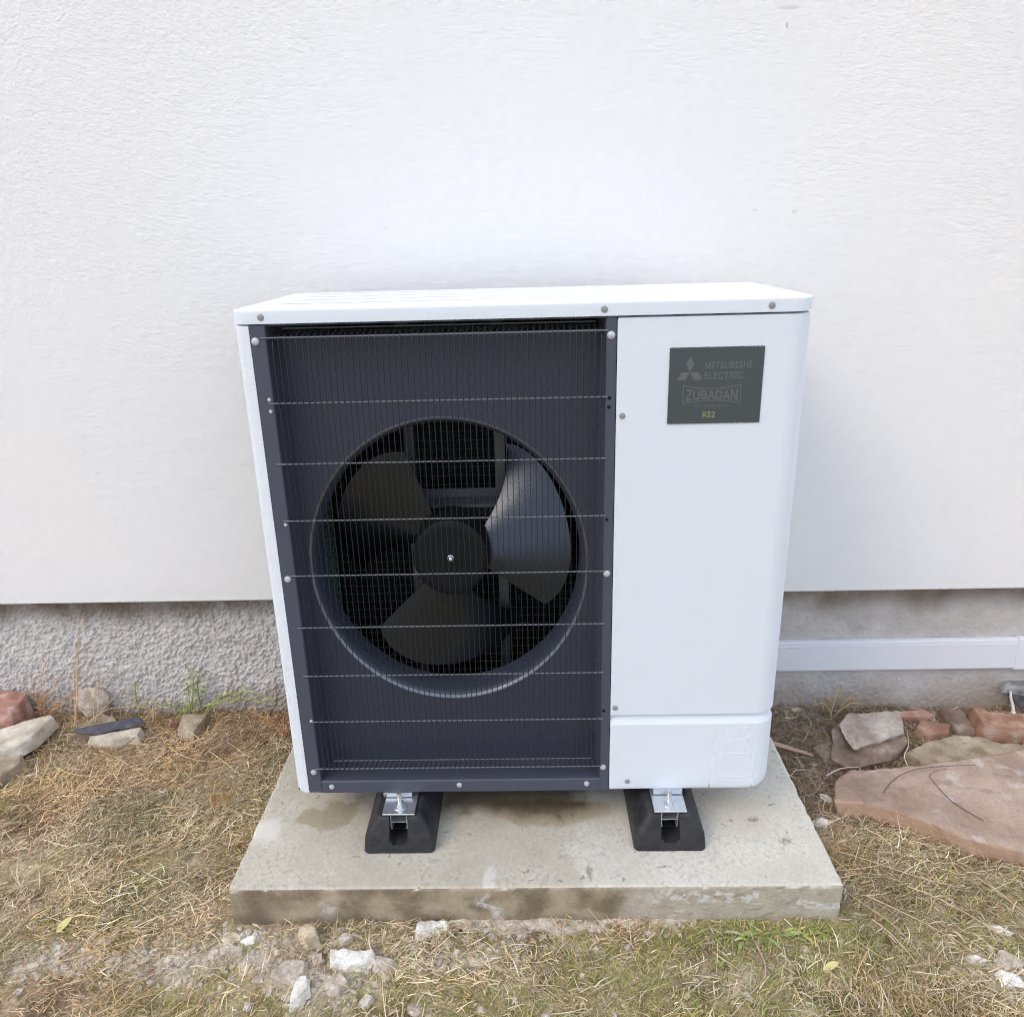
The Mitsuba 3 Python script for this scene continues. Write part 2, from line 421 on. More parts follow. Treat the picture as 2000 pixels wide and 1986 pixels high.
# ------------------------------------------------------------------ house wall
WY, PY, WZ = 0.545, 0.61, 0.313
house = thing('house_wall', 'white rendered house wall above a recessed grey rough-cast plinth', 'wall')
prof = [(WY + 0.004, WZ), (WY + 0.0012, WZ + 0.0012), (WY, WZ + 0.004), (WY, 3.3), (0.95, 3.3), (0.95, WZ)]
mb = trimesh.creation.extrude_polygon(sg.Polygon(prof), 12.0, engine='earcut')
v = np.array(mb.vertices)
obj('upper_wall', trimesh.Trimesh(np.c_[v[:, 2] - 6, v[:, 0], v[:, 1]], mb.faces, process=False), 'wall_render', house, label='fine-textured white rendered upper wall with a sharp lower edge')
px = np.r_[np.linspace(-6, -1.75, 40)[:-1], np.arange(-1.75, 1.75, 0.0024), np.linspace(1.75, 6, 40)]
pz = np.r_[np.arange(-0.14, 0.33, 0.0024)]
PX, PZ = np.meshgrid(px, pz, indexing='ij')
pp = np.stack([PX, PZ, 0 * PX], -1)
rough_amp = 1 - 0.72 * np.clip((PX - 0.3) / 0.25, 0, 1)
blob = np.clip(meshkit.fbm(pp * 115, 2, 21) - 0.36, 0, 0.4) * 0.017 + np.clip(meshkit.noise(pp * 230, 22) - 0.4, 0, 1) * 0.007 + meshkit.fbm(pp * 30, 2, 25) * 0.006
lean = 0.012 * (meshkit.fbm(pp * 4, 2, 23) - 0.5)
PYY = PY - 0.8 * blob * rough_amp + lean
idx = np.arange(PX.size).reshape(PX.shape)
pf = np.stack([idx[:-1, :-1], idx[1:, :-1], idx[1:, 1:], idx[:-1, 1:]], -1).reshape(-1, 4)
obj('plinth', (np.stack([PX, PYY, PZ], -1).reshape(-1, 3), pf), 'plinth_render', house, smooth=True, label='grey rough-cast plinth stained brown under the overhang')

# ------------------------------------------------------------------ pipe duct on the plinth
duct = thing('pipe_duct', 'white plastic pipe duct running along the plinth to the right', 'duct')
dy0, dz0, dz1 = PY - 0.022, 0.036, 0.133


def duct_bar(x0, x1, g):
    r = rr(dy0 - g, PY - 0.004, dz0 - g, dz1 + g, (0.006, 0.002, 0.002, 0.006), 4)
    m = loft([(r, 0.0), (r, x1 - x0)])
    q = np.array(m.vertices)
    return trimesh.Trimesh(np.c_[q[:, 2] + x0, q[:, 0], q[:, 1]], m.faces, process=True)


obj('cover', duct_bar(0.30, 3.2, 0.0), 'white_plastic', duct, smooth=30)
obj('joint_sleeve', duct_bar(1.400, 1.455, 0.003), 'white_plastic', duct, smooth=30, label='raised joint sleeve at the right end')
obj('cover_lip', box(0.30, 3.2, dy0 - 0.0015, dy0 + 0.002, dz1 - 0.016, dz1 - 0.0145), 'white_plastic', duct)

# ------------------------------------------------------------------ concrete slab
slab = thing('concrete_slab', 'rectangular cast concrete slab with damp stains, under the white outdoor unit', 'slab')


def rough_block(x0, x1, y0, y1, z0, z1, edge, bev, seed, amp):
    m = m3.Manifold.cube([x1 - x0, y1 - y0, z1 - z0]).translate([x0, y0, z0])
    m = m.refine_to_length(edge).to_mesh()
    v = np.array(m.vert_properties[:, :3], float)
    c = np.array([(x0 + x1) / 2, (y0 + y1) / 2, (z0 + z1) / 2])
    h = np.array([x1 - x0, y1 - y0, z1 - z0]) / 2
    q = np.abs(v - c)
    inner = np.maximum(q - (h - bev), 0)
    over = np.linalg.norm(inner, axis=1)
    k = np.where(over > bev, bev / np.maximum(over, 1e-9), 1)[:, None]
    q2 = np.where(inner > 0, (h - bev) + inner * k, q)
    v2 = c + np.sign(v - c) * q2
    edge_f = ((inner > 0).sum(1) >= 2)[:, None]
    nrm = (v2 - v) + 1e-12
    d = amp * (meshkit.fbm(v * 28, 4, seed) - 0.5)[:, None]
    chip = np.clip(meshkit.fbm(v * 45, 3, seed + 9) - 0.56, 0, 1)[:, None] * 0.014
    v2 = v2 + d * np.sign(v - c) * (np.abs(v - c) > h - 1e-6) - edge_f * chip * np.sign(v - c)
    return trimesh.Trimesh(v2, m.tri_verts, process=False)


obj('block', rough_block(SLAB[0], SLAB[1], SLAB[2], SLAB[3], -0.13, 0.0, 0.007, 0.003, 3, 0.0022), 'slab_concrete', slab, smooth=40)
fx = np.linspace(-0.185, 0.345, 110)
lipm = []
ft = -0.196 - 0.034 * (meshkit.fbm(np.c_[fx * 22, 0 * fx, 0 * fx], 4, 2) - 0.42) * 2
fpoly = sg.Polygon(np.r_[np.c_[fx, ft], [(0.345, -0.165), (-0.185, -0.165)]]).buffer(0)


# ------------------------------------------------------------------ stones
def rock(name, poly, z1, z0, bsdf, label, cat='stone', seed=0, edge=0.009, amp=0.006, taper=0.006, group=None, smooth=35, tilt=(0, 0), parent=None, iters=4):
    pg = sg.Polygon(poly).buffer(0)
    m = trimesh.creation.extrude_polygon(pg, z1 - z0, engine='earcut')
    m.apply_translation([0, 0, z0])
    mm = m3.Manifold(m3.Mesh(np.asarray(m.vertices, np.float32), np.asarray(m.faces, np.uint32))).refine_to_length(edge).to_mesh()
    t = trimesh.Trimesh(np.array(mm.vert_properties[:, :3], float), mm.tri_verts, process=True)
    c = np.array(pg.centroid.coords[0])
    v = np.array(t.vertices)
    s = (v[:, 2] - z0) / (z1 - z0)
    size = math.sqrt(pg.area)
    v[:, :2] = c + (v[:, :2] - c) * (1 - taper / size * (s[:, None] - 0.5) * 2)
    t = trimesh.Trimesh(v, t.faces, process=False)
    trimesh.smoothing.filter_taubin(t, iterations=iters)
    v = np.array(t.vertices)
    n = np.array(t.vertex_normals)
    d = amp * ((meshkit.fbm(v * 22 + seed * 3.1, 3, seed) - 0.5) * 1.6 + 0.5 * (meshkit.fbm(v * 90, 2, seed + 1) - 0.5))
    v = v + n * d[:, None]
    v[:, 2] += (v[:, 0] - c[0]) * tilt[0] + (v[:, 1] - c[1]) * tilt[1]
    t = trimesh.Trimesh(v, t.faces, process=False)
    return obj(name, t, bsdf, parent, smooth=smooth, label=label, cat=cat, group=group)


def chunk_mesh(c, size, seed, rz=0.0, sub=4, cuts=16, amp=0.30):
    r = np.random.default_rng(seed)
    t = trimesh.creation.icosphere(subdivisions=sub)
    v = np.array(t.vertices)
    for _ in range(cuts):
        d = r.normal(size=3)
        d /= np.linalg.norm(d)
        k = r.uniform(0.55, 0.85)
        over = np.maximum(v @ d - k, 0)
        v = v - over[:, None] * d * 0.92
    v *= (1 + amp * (meshkit.fbm(v * 2.6 + seed, 5, seed) - 0.5) * 2)[:, None]
    v = v * np.array(size) / 2
    ca, sa = math.cos(rz), math.sin(rz)
    v = v @ np.array([[ca, sa, 0], [-sa, ca, 0], [0, 0, 1]])
    return trimesh.Trimesh(v + np.array(c), t.faces, process=False)


rock('footing', fpoly.exterior.coords[:-1], -0.0835, -0.12, 'lilac_mortar', 'rough pale concrete bed showing along the foot of the slab', None, 5, 0.005, 0.012, parent=slab, iters=2)

# right of the slab
rock('stone_slab', [(0.735, 0.128), (0.761, 0.198), (0.813, 0.241), (0.943, 0.251), (1.095, 0.274), (1.286, 0.317), (1.5, 0.33), (1.5, -0.14), (1.25, -0.095), (1.077, -0.037), (0.974, 0.003), (0.92, 0.055), (0.857, 0.093), (0.798, 0.125)],
     -0.042, -0.11, 'red_sandstone', 'big flat reddish sandstone slab with an orange front edge, lying at the right', 'stone slab', 1, 0.009, 0.010, -0.010)
rock('stone', [(0.80, 0.33), (0.832, 0.292), (0.941, 0.322), (1.017, 0.395), (1.045, 0.507), (0.918, 0.512), (0.85, 0.46)], -0.070, -0.115, 'brown_stone', 'brown earthy stone under the pale flat one behind the big sandstone slab', 'stone', 21, 0.008, 0.012, -0.012)
rock('stone', [(0.869, 0.456), (0.918, 0.502), (1.037, 0.507), (1.012, 0.413), (0.94, 0.385), (0.868, 0.352), (0.862, 0.40)], -0.052, -0.078, 'pale_stone', 'pale pinkish flat stone lying on the brown one behind the big sandstone slab', 'stone', 2, 0.008, 0.010, -0.02)
rock('stone', [(0.996, 0.357), (1.091, 0.405), (1.17, 0.433), (1.24, 0.424), (1.284, 0.387), (1.40, 0.375), (1.42, 0.345), (1.301, 0.337), (1.217, 0.305), (1.108, 0.287), (1.015, 0.275), (1.013, 0.329)], -0.074, -0.115, 'tan_stone', 'flat tan stone with a pointed left end, directly behind the big sandstone slab', 'stone', 3, 0.009, 0.009)
rock('brick', [(1.262, 0.530), (1.285, 0.545), (1.292, 0.505), (1.55, 0.485), (1.55, 0.405), (1.254, 0.432), (1.248, 0.463)], -0.050, -0.10, 'orange_brick', 'broken orange brick below the duct at the right edge', 'brick', 4, 0.008, 0.007)
rock('stone', [(1.115, 0.511), (1.188, 0.486), (1.165, 0.448), (1.105, 0.434), (1.083, 0.472)], -0.078, -0.11, 'orange_brick', 'small flat reddish fragment between the pale flat stone and the broken orange brick', 'stone', 5, 0.007, 0.008)
rock('stone', [(1.195, 0.565), (1.262, 0.56), (1.250, 0.492), (1.242, 0.454), (1.196, 0.463), (1.185, 0.526)], -0.080, -0.11, 'brown_stone', 'brownish flat stone just left of the broken orange brick', 'stone', 6, 0.008, 0.008)
rock('stone', [(1.05, 0.56), (1.15, 0.565), (1.17, 0.53), (1.11, 0.525), (1.06, 0.53)], -0.080, -0.11, 'pink_brick', 'thin pinkish fragment lying against the plinth under the duct', 'stone', 7, 0.007, 0.006)
rock('stone', [(0.765, 0.395), (0.83, 0.43), (0.845, 0.36), (0.82, 0.315), (0.775, 0.33)], -0.080, -0.12, 'brown_stone', 'low brown stone half buried in litter, left of the pale flat stone', 'stone', 8, 0.008, 0.010)
lump = thing('concrete_lump', 'grey hollow concrete lump against the plinth under the end of the duct', 'rubble')
rock('lump_top', [(1.375, 0.575), (1.39, 0.615), (1.429, 0.63), (1.56, 0.63), (1.56, 0.56), (1.428, 0.555)], -0.012, -0.035, 'grey_concrete', None, None, 9, 0.007, 0.010, parent=lump)
rock('lump_base', [(1.42, 0.60), (1.56, 0.60), (1.56, 0.64), (1.42, 0.64)], -0.040, -0.10, 'grey_concrete', None, None, 10, 0.007, 0.008, parent=lump)
t = np.linspace(0, 1, 9)[:, None]
obj('cable_end', tube(np.array([1.388, 0.60, -0.030]) * (1 - t) + np.array([1.393, 0.505, -0.050]) * t + np.c_[0.012 * np.sin(t * 3), 0 * t, -0.01 * np.sin(t * 3)], 0.0045, 7), 'cable_sheath', smooth=True, label='short dark brown cable end beside the grey concrete lump', cat='cable')
t = np.linspace(0, 1, 7)[:, None]
st = thing('stick', 'short bleached stick leaning on the grey concrete lump', 'stick')
obj('shaft', tube(np.array([1.405, 0.60, -0.018]) * (1 - t) + np.array([1.365, 0.500, -0.048]) * t + np.c_[0 * t, 0 * t, 0.004 * np.sin(9 * t)], np.linspace(0.003, 0.0045, 7), 6), 'bleached_wood', st, smooth=True)
obj('knob', chunk_mesh((1.364, 0.497, -0.049), (0.018, 0.012, 0.010), 4, 0.2, 2), 'bleached_wood', st, smooth=True)
t = np.linspace(0, 1, 6)[:, None]
obj('wood_splinter', tube(np.array([0.655, 0.392, -0.066]) * (1 - t) + np.array([0.755, 0.352, -0.078]) * t, [0.0055, 0.007, 0.006, 0.005, 0.004, 0.002], 5), 'pale_wood', label='pale wood splinter poking out beside the right edge of the slab', cat='wood')

# left of the slab
rock('paving_slab', [(-1.62, 0.40), (-1.52, 0.46), (-1.483, 0.482), (-1.396, 0.517), (-1.385, 0.506), (-1.39, 0.406), (-1.408, 0.373), (-1.446, 0.348), (-1.60, 0.30)], -0.034, -0.075, 'pale_concrete', 'upper pale broken paving slab at the left edge', 'paving slab', 11, 0.008, 0.005, tilt=(0.06, 0.0))
rock('paving_slab', [(-1.60, 0.32), (-1.43, 0.395), (-1.405, 0.375), (-1.385, 0.34), (-1.388, 0.305), (-1.405, 0.275), (-1.60, 0.20)], -0.058, -0.10, 'tan_stone', 'lower brownish paving slab, partly under the pale one at the left edge', 'paving slab', 12, 0.008, 0.006)
rock('brick', [(-1.70, 0.60), (-1.555, 0.60), (-1.500, 0.585), (-1.486, 0.515), (-1.50, 0.49), (-1.70, 0.49)], 0.005, -0.085, 'pink_brick', 'pinkish red brick standing at the left edge behind the paving slabs', 'brick', 13, 0.009, 0.006)
rock('tile_shard', [(-1.322, 0.476), (-1.152, 0.527), (-1.128, 0.507), (-1.235, 0.462)], -0.047, -0.060, 'slate', 'dark slate tile shard lying on a beige stone near the plinth', 'tile', 14, 0.006, 0.004, tilt=(0.04, 0.0))
rock('tile_shard', [(-1.265, 0.450), (-1.127, 0.497), (-1.118, 0.452), (-1.19, 0.432)], -0.060, -0.090, 'pale_concrete', 'whitish tile shard in front of the dark slate one', 'tile', 15, 0.006, 0.004)
rock('stone', [(-1.320, 0.485), (-1.293, 0.572), (-1.228, 0.548), (-1.205, 0.512), (-1.25, 0.488)], -0.060, -0.10, 'tan_stone', 'beige flat stone behind the dark slate tile shard', 'stone', 16, 0.007, 0.006)
rock('stone', [(-1.022, 0.480), (-1.032, 0.553), (-0.955, 0.553), (-0.966, 0.464)], -0.058, -0.10, 'tan_stone', 'small square beige stone by the plinth, left of the unit', 'stone', 17, 0.007, 0.004, tilt=(0.0, 0.1))
obj('brick_fragment', chunk_mesh((-1.050, 0.522, -0.066), (0.034, 0.04, 0.034), 31, 0.4), 'orange_brick', smooth=40, label='small red brick fragment left of the square beige stone', cat='brick')
obj('rounded_stone', chunk_mesh((-1.315, 0.585, -0.035), (0.115, 0.06, 0.10), 32, 0.1, 4, 5, 0.1), 'lilac_mortar', smooth=True, label='rounded grey stone leaning on the plinth behind the dry stalks', cat='stone')

# mortar rubble in front of the slab: every larger piece is a thing of its own
mp = thing('mortar_piece', 'long white broken mortar strip in front of the slab, largest of the rubble', 'rubble')
rock('strip', [(-0.410, -0.250), (-0.36, -0.256), (-0.318, -0.251), (-0.309, -0.275), (-0.33, -0.288), (-0.402, -0.288)], -0.070, -0.095, 'white_mortar', None, None, 41, 0.005, 0.012, parent=mp)
rock('end_piece', [(-0.312, -0.264), (-0.275, -0.270), (-0.273, -0.281), (-0.285, -0.290), (-0.312, -0.287)], -0.073, -0.095, 'lilac_mortar', None, None, 42, 0.005, 0.007, parent=mp)
rock('mortar_piece', [(-0.243, -0.196), (-0.21, -0.186), (-0.176, -0.184), (-0.172, -0.199), (-0.20, -0.207), (-0.238, -0.216)], -0.066, -0.095, 'white_mortar', 'white mortar lump touching the front of the slab near its middle', 'rubble', 43, 0.005, 0.009)
rock('mortar_piece', [(-0.482, -0.208), (-0.467, -0.193), (-0.448, -0.205), (-0.434, -0.229), (-0.457, -0.238), (-0.47, -0.225)], -0.062, -0.095, 'cream_mortar', 'cream mortar lump just in front of the slab left of the white strip', 'rubble', 44, 0.005, 0.007)
rock('mortar_piece', [(-0.455, -0.315), (-0.434, -0.312), (-0.424, -0.343), (-0.436, -0.360), (-0.455, -0.372), (-0.460, -0.35)], -0.066, -0.092, 'white_mortar', 'pointed grey-white flake nearest the camera', 'rubble', 45, 0.005, 0.005, tilt=(0.2, 0.1))
rock('mortar_piece', [(-0.512, -0.300), (-0.491, -0.270), (-0.447, -0.272), (-0.444, -0.302), (-0.462, -0.316), (-0.49, -0.312)], -0.074, -0.098, 'lilac_mortar', 'flat pinkish grey mortar patch left of the white strip', 'rubble', 46, 0.005, 0.007)
rock('mortar_piece', [(-0.407, -0.321), (-0.392, -0.296), (-0.370, -0.300), (-0.352, -0.318), (-0.373, -0.345), (-0.395, -0.338)], -0.076, -0.098, 'lilac_mortar', 'flat crumbly mortar patch below the white strip', 'rubble', 47, 0.005, 0.008)
rock('mortar_piece', [(-0.328, -0.366), (-0.315, -0.343), (-0.299, -0.350), (-0.306, -0.372), (-0.316, -0.380)], -0.072, -0.095, 'lilac_mortar', 'small pale mortar lump at the bottom, right of the crumbly patch', 'rubble', 48, 0.004, 0.006)
for (c, s, sd, a, bs, lb) in [
    ((-0.179, -0.232, -0.076), (0.022, 0.020, 0.020), 51, 0.3, 'cream_mortar', 'rounded cream pebble below the white lump touching the slab'),
    ((-0.190, -0.252, -0.078), (0.023, 0.014, 0.014), 52, 0.1, 'pale_stone', 'flat pinkish pebble in front of the rounded cream pebble'),
    ((-0.122, -0.266, -0.076), (0.046, 0.020, 0.020), 53, -0.35, 'cream_mortar', 'elongated cream stone right of the two pebbles'),
    ((-0.143, -0.238, -0.077), (0.016, 0.018, 0.016), 54, 0.2, 'pale_stone', 'small pinkish pebble behind the elongated cream stone'),
    ((-0.186, -0.289, -0.078), (0.024, 0.022, 0.018), 55, 0.5, 'lilac_mortar', 'grey lilac pebble in front of the flat pinkish pebble'),
    ((-0.229, -0.275, -0.080), (0.036, 0.016, 0.014), 56, 0.5, 'cream_mortar', 'thin beige flake right of the white strip'),
    ((-0.222, -0.372, -0.079), (0.034, 0.024, 0.018), 57, 0.1, 'pale_stone', 'smooth pinkish stone near the bottom edge of the picture'),
    ((-0.625, -0.212, -0.074), (0.046, 0.024, 0.022), 58, -0.1, 'cream_mortar', 'cream mortar lump under the left front corner of the slab'),
    ((-0.582, -0.213, -0.073), (0.038, 0.024, 0.024), 59, 0.2, 'white_mortar', 'whitish mortar lump right of the one at the slab corner'),
    ((-0.385, -0.222, -0.070), (0.036, 0.034, 0.036), 60, 0.8, 'lilac_mortar', 'jagged grey mortar lump with a hollow behind the white strip'),
    ((-0.497, -0.224, -0.073), (0.032, 0.026, 0.024), 61, 0.3, 'lilac_mortar', 'grey mortar lump left of the cream one'),
    ((-0.612, -0.240, -0.077), (0.040, 0.026, 0.020), 62, 0.1, 'lilac_mortar', 'lilac grey lump below the cream one at the slab corner'),
    ((-0.432, -0.262, -0.074), (0.030, 0.030, 0.026), 63, 0.9, 'lilac_mortar', 'grey lump touching the left end of the white strip'),
    ((-0.528, -0.262, -0.078), (0.044, 0.020, 0.018), 64, 0.2, 'pale_stone', 'flat pinkish lump left of the pinkish grey patch'),
    ((-0.535, -0.304, -0.078), (0.030, 0.016, 0.016), 65, 0.4, 'lilac_mortar', 'small pale lump at the left end of the pinkish grey patch'),
    ((-0.288, -0.302, -0.080), (0.026, 0.014, 0.012), 66, -0.2, 'cream_mortar', 'small cream flake under the right end of the white strip'),
    ((0.733, 0.188, -0.085), (0.034, 0.040, 0.030), 67, 0.6, 'white_mortar', 'white crumb beside the left end of the big sandstone slab'),
    ((0.690, 0.105, -0.085), (0.060, 0.040, 0.028), 68, 0.3, 'white_mortar', 'white mortar lump between the concrete slab and the big sandstone slab'),
    ((0.790, 0.585, -0.086), (0.060, 0.036, 0.030), 69, 0.2, 'pale_concrete', 'pale crumbled mortar against the plinth right of the unit'),
    ((0.700, 0.560, -0.092), (0.050, 0.036, 0.026), 70, 0.2, 'grey_concrete', 'grey mortar crumb hard by the right side of the unit'),
    ((0.855, -0.272, -0.076), (0.060, 0.020, 0.022), 71, -0.2, 'white_mortar', 'flat white mortar flake in the grass at the lower right'),
    ((0.905, -0.285, -0.072), (0.060, 0.036, 0.034), 72, 0.2, 'lilac_mortar', 'lilac grey mortar lump right of the flat white flake'),
    ((0.892, -0.325, -0.074), (0.052, 0.030, 0.028), 73, -0.5, 'white_mortar', 'white mortar lump at the right edge, below the lilac grey one'),
    ((0.915, -0.365, -0.076), (0.040, 0.030, 0.026), 74, 0.5, 'lilac_mortar', 'grey lump at the lowest right edge of the rubble'),
    ((0.935, -0.205, -0.078), (0.050, 0.018, 0.018), 75, -0.4, 'white_mortar', 'thin white flake in the grass above the lower right rubble'),
]:
    c = (c[0], c[1], float(hz(c[0], c[1])) + 0.10 * s[2])
    s = (s[0] * 1.15, s[1] * 1.2, s[2] * 0.95)
    obj('rubble_piece', chunk_mesh(c, s, sd, a), bs, smooth=40, label=lb, cat='rubble')

# crumbs: nobody could count them
crumbs = {'lilac_mortar': [], 'pale_stone': [], 'cream_mortar': []}
crv = np.random.default_rng(12)
for (u, v_, s, t_) in SOFT + [(0.72, 0.10, 0.05, 0.10), (0.78, 0.58, 0.12, 0.03), (-0.3, -0.22, 0.3, 0.03), (0.85, 0.30, 0.25, 0.25), (1.12, 0.47, 0.16, 0.07), (0.95, 0.40, 0.14, 0.12), (-1.2, 0.5, 0.3, 0.08), (0.0, -0.3, 0.9, 0.12)]:
    for _ in range(330):
        x, y = crv.normal(u, s * 0.6), crv.normal(v_, t_ * 0.65)
        if (SLAB[0] - 0.01 < x < SLAB[1] + 0.01 and y > SLAB[2] - 0.008) or y > 0.6:
            continue
        r = 0.0012 + 0.0062 * crv.random() ** 3
        m = trimesh.creation.icosphere(subdivisions=1)
        q = np.array(m.vertices) * (1 + 0.25 * crv.normal(size=(len(m.vertices), 1))).clip(0.6, 1.4) * r * np.array([crv.uniform(0.8, 1.6), 1, crv.uniform(0.5, 0.9)])
        a = crv.uniform(0, 6.28)
        q = q @ np.array([[math.cos(a), math.sin(a), 0], [-math.sin(a), math.cos(a), 0], [0, 0, 1]])
        crumbs[('lilac_mortar', 'lilac_mortar', 'pale_stone', 'cream_mortar')[crv.integers(4)]].append(trimesh.Trimesh(q + [x, y, float(hz(x, y)) + r * 0.10], m.faces, process=False))
for bs, ms in crumbs.items():
    obj('mortar_crumbs', cat_(ms), bs, kind='stuff', label={'lilac_mortar': 'pale mortar crumbs strewn over the soil', 'pale_stone': 'pinkish grit strewn over the soil', 'cream_mortar': 'cream grit strewn over the soil'}[bs], cat='rubble')

# ------------------------------------------------------------------ the outdoor unit
ZB, ZT, D, XB = 0.100, 1.1443, 0.448, 0.1694
L, R = -0.525, 0.525
unit = thing('heat_pump', 'white and dark grey heat pump outdoor unit with a big round fan, on the slab', 'heat pump')
ZL = ZT - 0.0245
lid = obj('lid', loft([(rr(L - 0.002, R + 0.002, -0.003, D, (0.036, 0.050, 0.014, 0.014), 8), ZL), (rr(L - 0.002, R + 0.002, -0.003, D, (0.036, 0.050, 0.014, 0.014), 8), ZT - 0.004),
                       (rr(L - 0.0008, R + 0.0008, -0.0018, D - 0.001, (0.035, 0.049, 0.013, 0.013), 8), ZT - 0.0012), (rr(L + 0.002, R - 0.002, 0.001, D - 0.004, (0.033, 0.047, 0.011, 0.011), 8), ZT)]),
          'white_paint', unit, smooth=38)
for yy in (0.075, 0.165, 0.255, 0.345):
    r_ = rr(L + 0.05, R - 0.05, yy, yy + 0.045, (0.022,) * 4, 6)
    r2 = rr(L + 0.056, R - 0.056, yy + 0.006, yy + 0.039, (0.0164,) * 4, 6)
    obj('rib', loft([(r_, ZT - 0.001), (r2, ZT + 0.0011)]), 'white_paint', lid, smooth=60)
for x in (-0.468, 0.146, 0.441):
    obj('screw', screw(x, 1.1315, 0.0062, -0.003, 0.003), 'screw_grey', lid, smooth=40)
# panels
lrad = (0.030, 0.0005, 0.0005, 0.001)
obj('left_side_panel', loft([(rr(L + 0.003, -0.4937, 0.002, 0.14, (0.026, 0.0005, 0.0005, 0.001), 10), ZB), (rr(L, -0.4937, 0.0, 0.14, lrad, 10), ZB + 0.006), (rr(L, -0.4937, 0.0, 0.14, lrad, 10), ZL - 0.006), (rr(L + 0.0015, -0.4937, 0.001, 0.14, lrad, 10), ZL - 0.0035)]), 'white_paint', unit, smooth=38)
ZS = 0.289
rad = (0.001, 0.048, 0.001, 0.001)
fp = obj('front_panel', loft([(rr(XB + 0.004, R - 0.003, 0.003, 0.225, (0.001, 0.046, 0.001, 0.001), 10), ZS), (rr(XB + 0.0012, R, 0.0, 0.225, rad, 10), ZS + 0.0035),
                              (rr(XB + 0.0012, R, 0.0, 0.225, rad, 10), ZL - 0.0065), (rr(XB + 0.003, R - 0.002, 0.0015, 0.225, rad, 10), ZL - 0.004)]), 'white_paint', unit, smooth=38)
obj('right_side_panel', loft([(rr(0.30, R - 0.001, 0.228, D - 0.01, (0.001, 0.001, 0.02, 0.001), 8), ZB), (rr(0.30, R - 0.001, 0.228, D - 0.01, (0.001, 0.001, 0.02, 0.001), 8), ZL - 0.003)]), 'white_paint', unit, smooth=38)
lc = obj('lower_cover', loft([(rr(XB + 0.0012, R - 0.016, 0.004, 0.225, (0.001, 0.040, 0.001, 0.001), 10), ZB), (rr(XB + 0.0012, R - 0.007, 0.001, 0.225, (0.001, 0.046, 0.001, 0.001), 10), ZB + 0.004),
                              (rr(XB + 0.0012, R - 0.001, 0.0, 0.225, rad, 10), ZB + 0.014),
                              (rr(XB + 0.0012, R, 0.0, 0.225, rad, 10), ZB + 0.03), (rr(XB + 0.0012, R, 0.0, 0.225, rad, 10), 0.2655), (rr(XB + 0.0012, R - 0.0012, 0.0012, 0.225, rad, 10), 0.2685),
                              (rr(XB + 0.0012, R - 0.011, 0.011, 0.225, (0.001, 0.038, 0.001, 0.001), 10), 0.284), (rr(XB + 0.0012, R - 0.013, 0.013, 0.225, (0.001, 0.036, 0.001, 0.001), 10), ZS - 0.001)]), 'white_paint', unit, smooth=25)
for x, z in ((0.182, 0.938), (0.180, 0.310)):
    obj('screw', screw(x, z, 0.0058, 0.0, 0.003), 'screw_grey', fp, smooth=40)
obj('screw', screw(0.210, 0.123, 0.0058, 0.0, 0.003), 'screw_grey', lc, smooth=40)


# knock-outs pressed into the lower cover: raised ridges
def ridge(pts, name, r=0.0013):
    r *= 1.35
    P = np.array([(x, r * 0.60, z) for x, z in pts])
    return obj(name, tube(P, r, 6), 'white_paint', lc, smooth=True)


arc = [(0.390, 0.104), (0.3895, 0.183)] + [(0.4355 + 0.046 * math.cos(a), 0.183 + 0.048 * math.sin(a)) for a in np.linspace(math.pi, 0, 15)][1:-1] + [(0.4815, 0.183), (0.481, 0.108)]
ridge(arc, 'pipe_knockout', 0.0011)
ridge([(0.397, 0.183), (0.409, 0.192), (0.469, 0.1915), (0.477, 0.186), (0.476, 0.138), (0.468, 0.132), (0.408, 0.132), (0.399, 0.138), (0.397, 0.183)], 'inner_knockout', 0.0009)
for cx in (0.4065, 0.4595):
    ridge([(cx + 0.0115 * math.cos(a), 0.2455 + 0.0125 * math.sin(a)) for a in np.linspace(0, 2 * math.pi, 19)], 'round_knockout', 0.0009)
obj('knockout_slot', box(0.3885, 0.3898, -0.0012, 0.004, 0.1005, 0.116), 'screw_grey', lc)
obj('knockout_slot', box(0.4806, 0.4816, -0.0012, 0.004, 0.1025, 0.110), 'screw_grey', lc)

# name plate with its print
plate = obj('name_plate', face_poly(sg.box(0.267, 0.923, 0.433, 1.059).buffer(0.002, quad_segs=3), -0.0022, 0.001), 'plate_print', fp, label='dark rectangular name plate with faint grey lettering')
PXs, PZs = 0.1700 / 1490, 0.1400 / 1195


def on_plate(px, pz):
    """millimetre grid of the plate: its left top corner at 235, 160"""
    return 0.265 + (px - 235) * PXs, 1.061 - (pz - 160) * PZs


def plate_shape(name, poly, bsdf='print_grey'):
    return obj(name, face_poly(sg.Polygon([on_plate(*q) for q in poly]) if not hasattr(poly, 'area') else poly, -0.00265, -0.002), bsdf, plate)


for poly in ([(565, 295), (632, 418), (565, 541), (498, 418)], [(565, 541), (498, 664), (362, 664), (430, 541)], [(565, 541), (700, 541), (768, 664), (632, 664)]):
    plate_shape('emblem_diamond', poly)


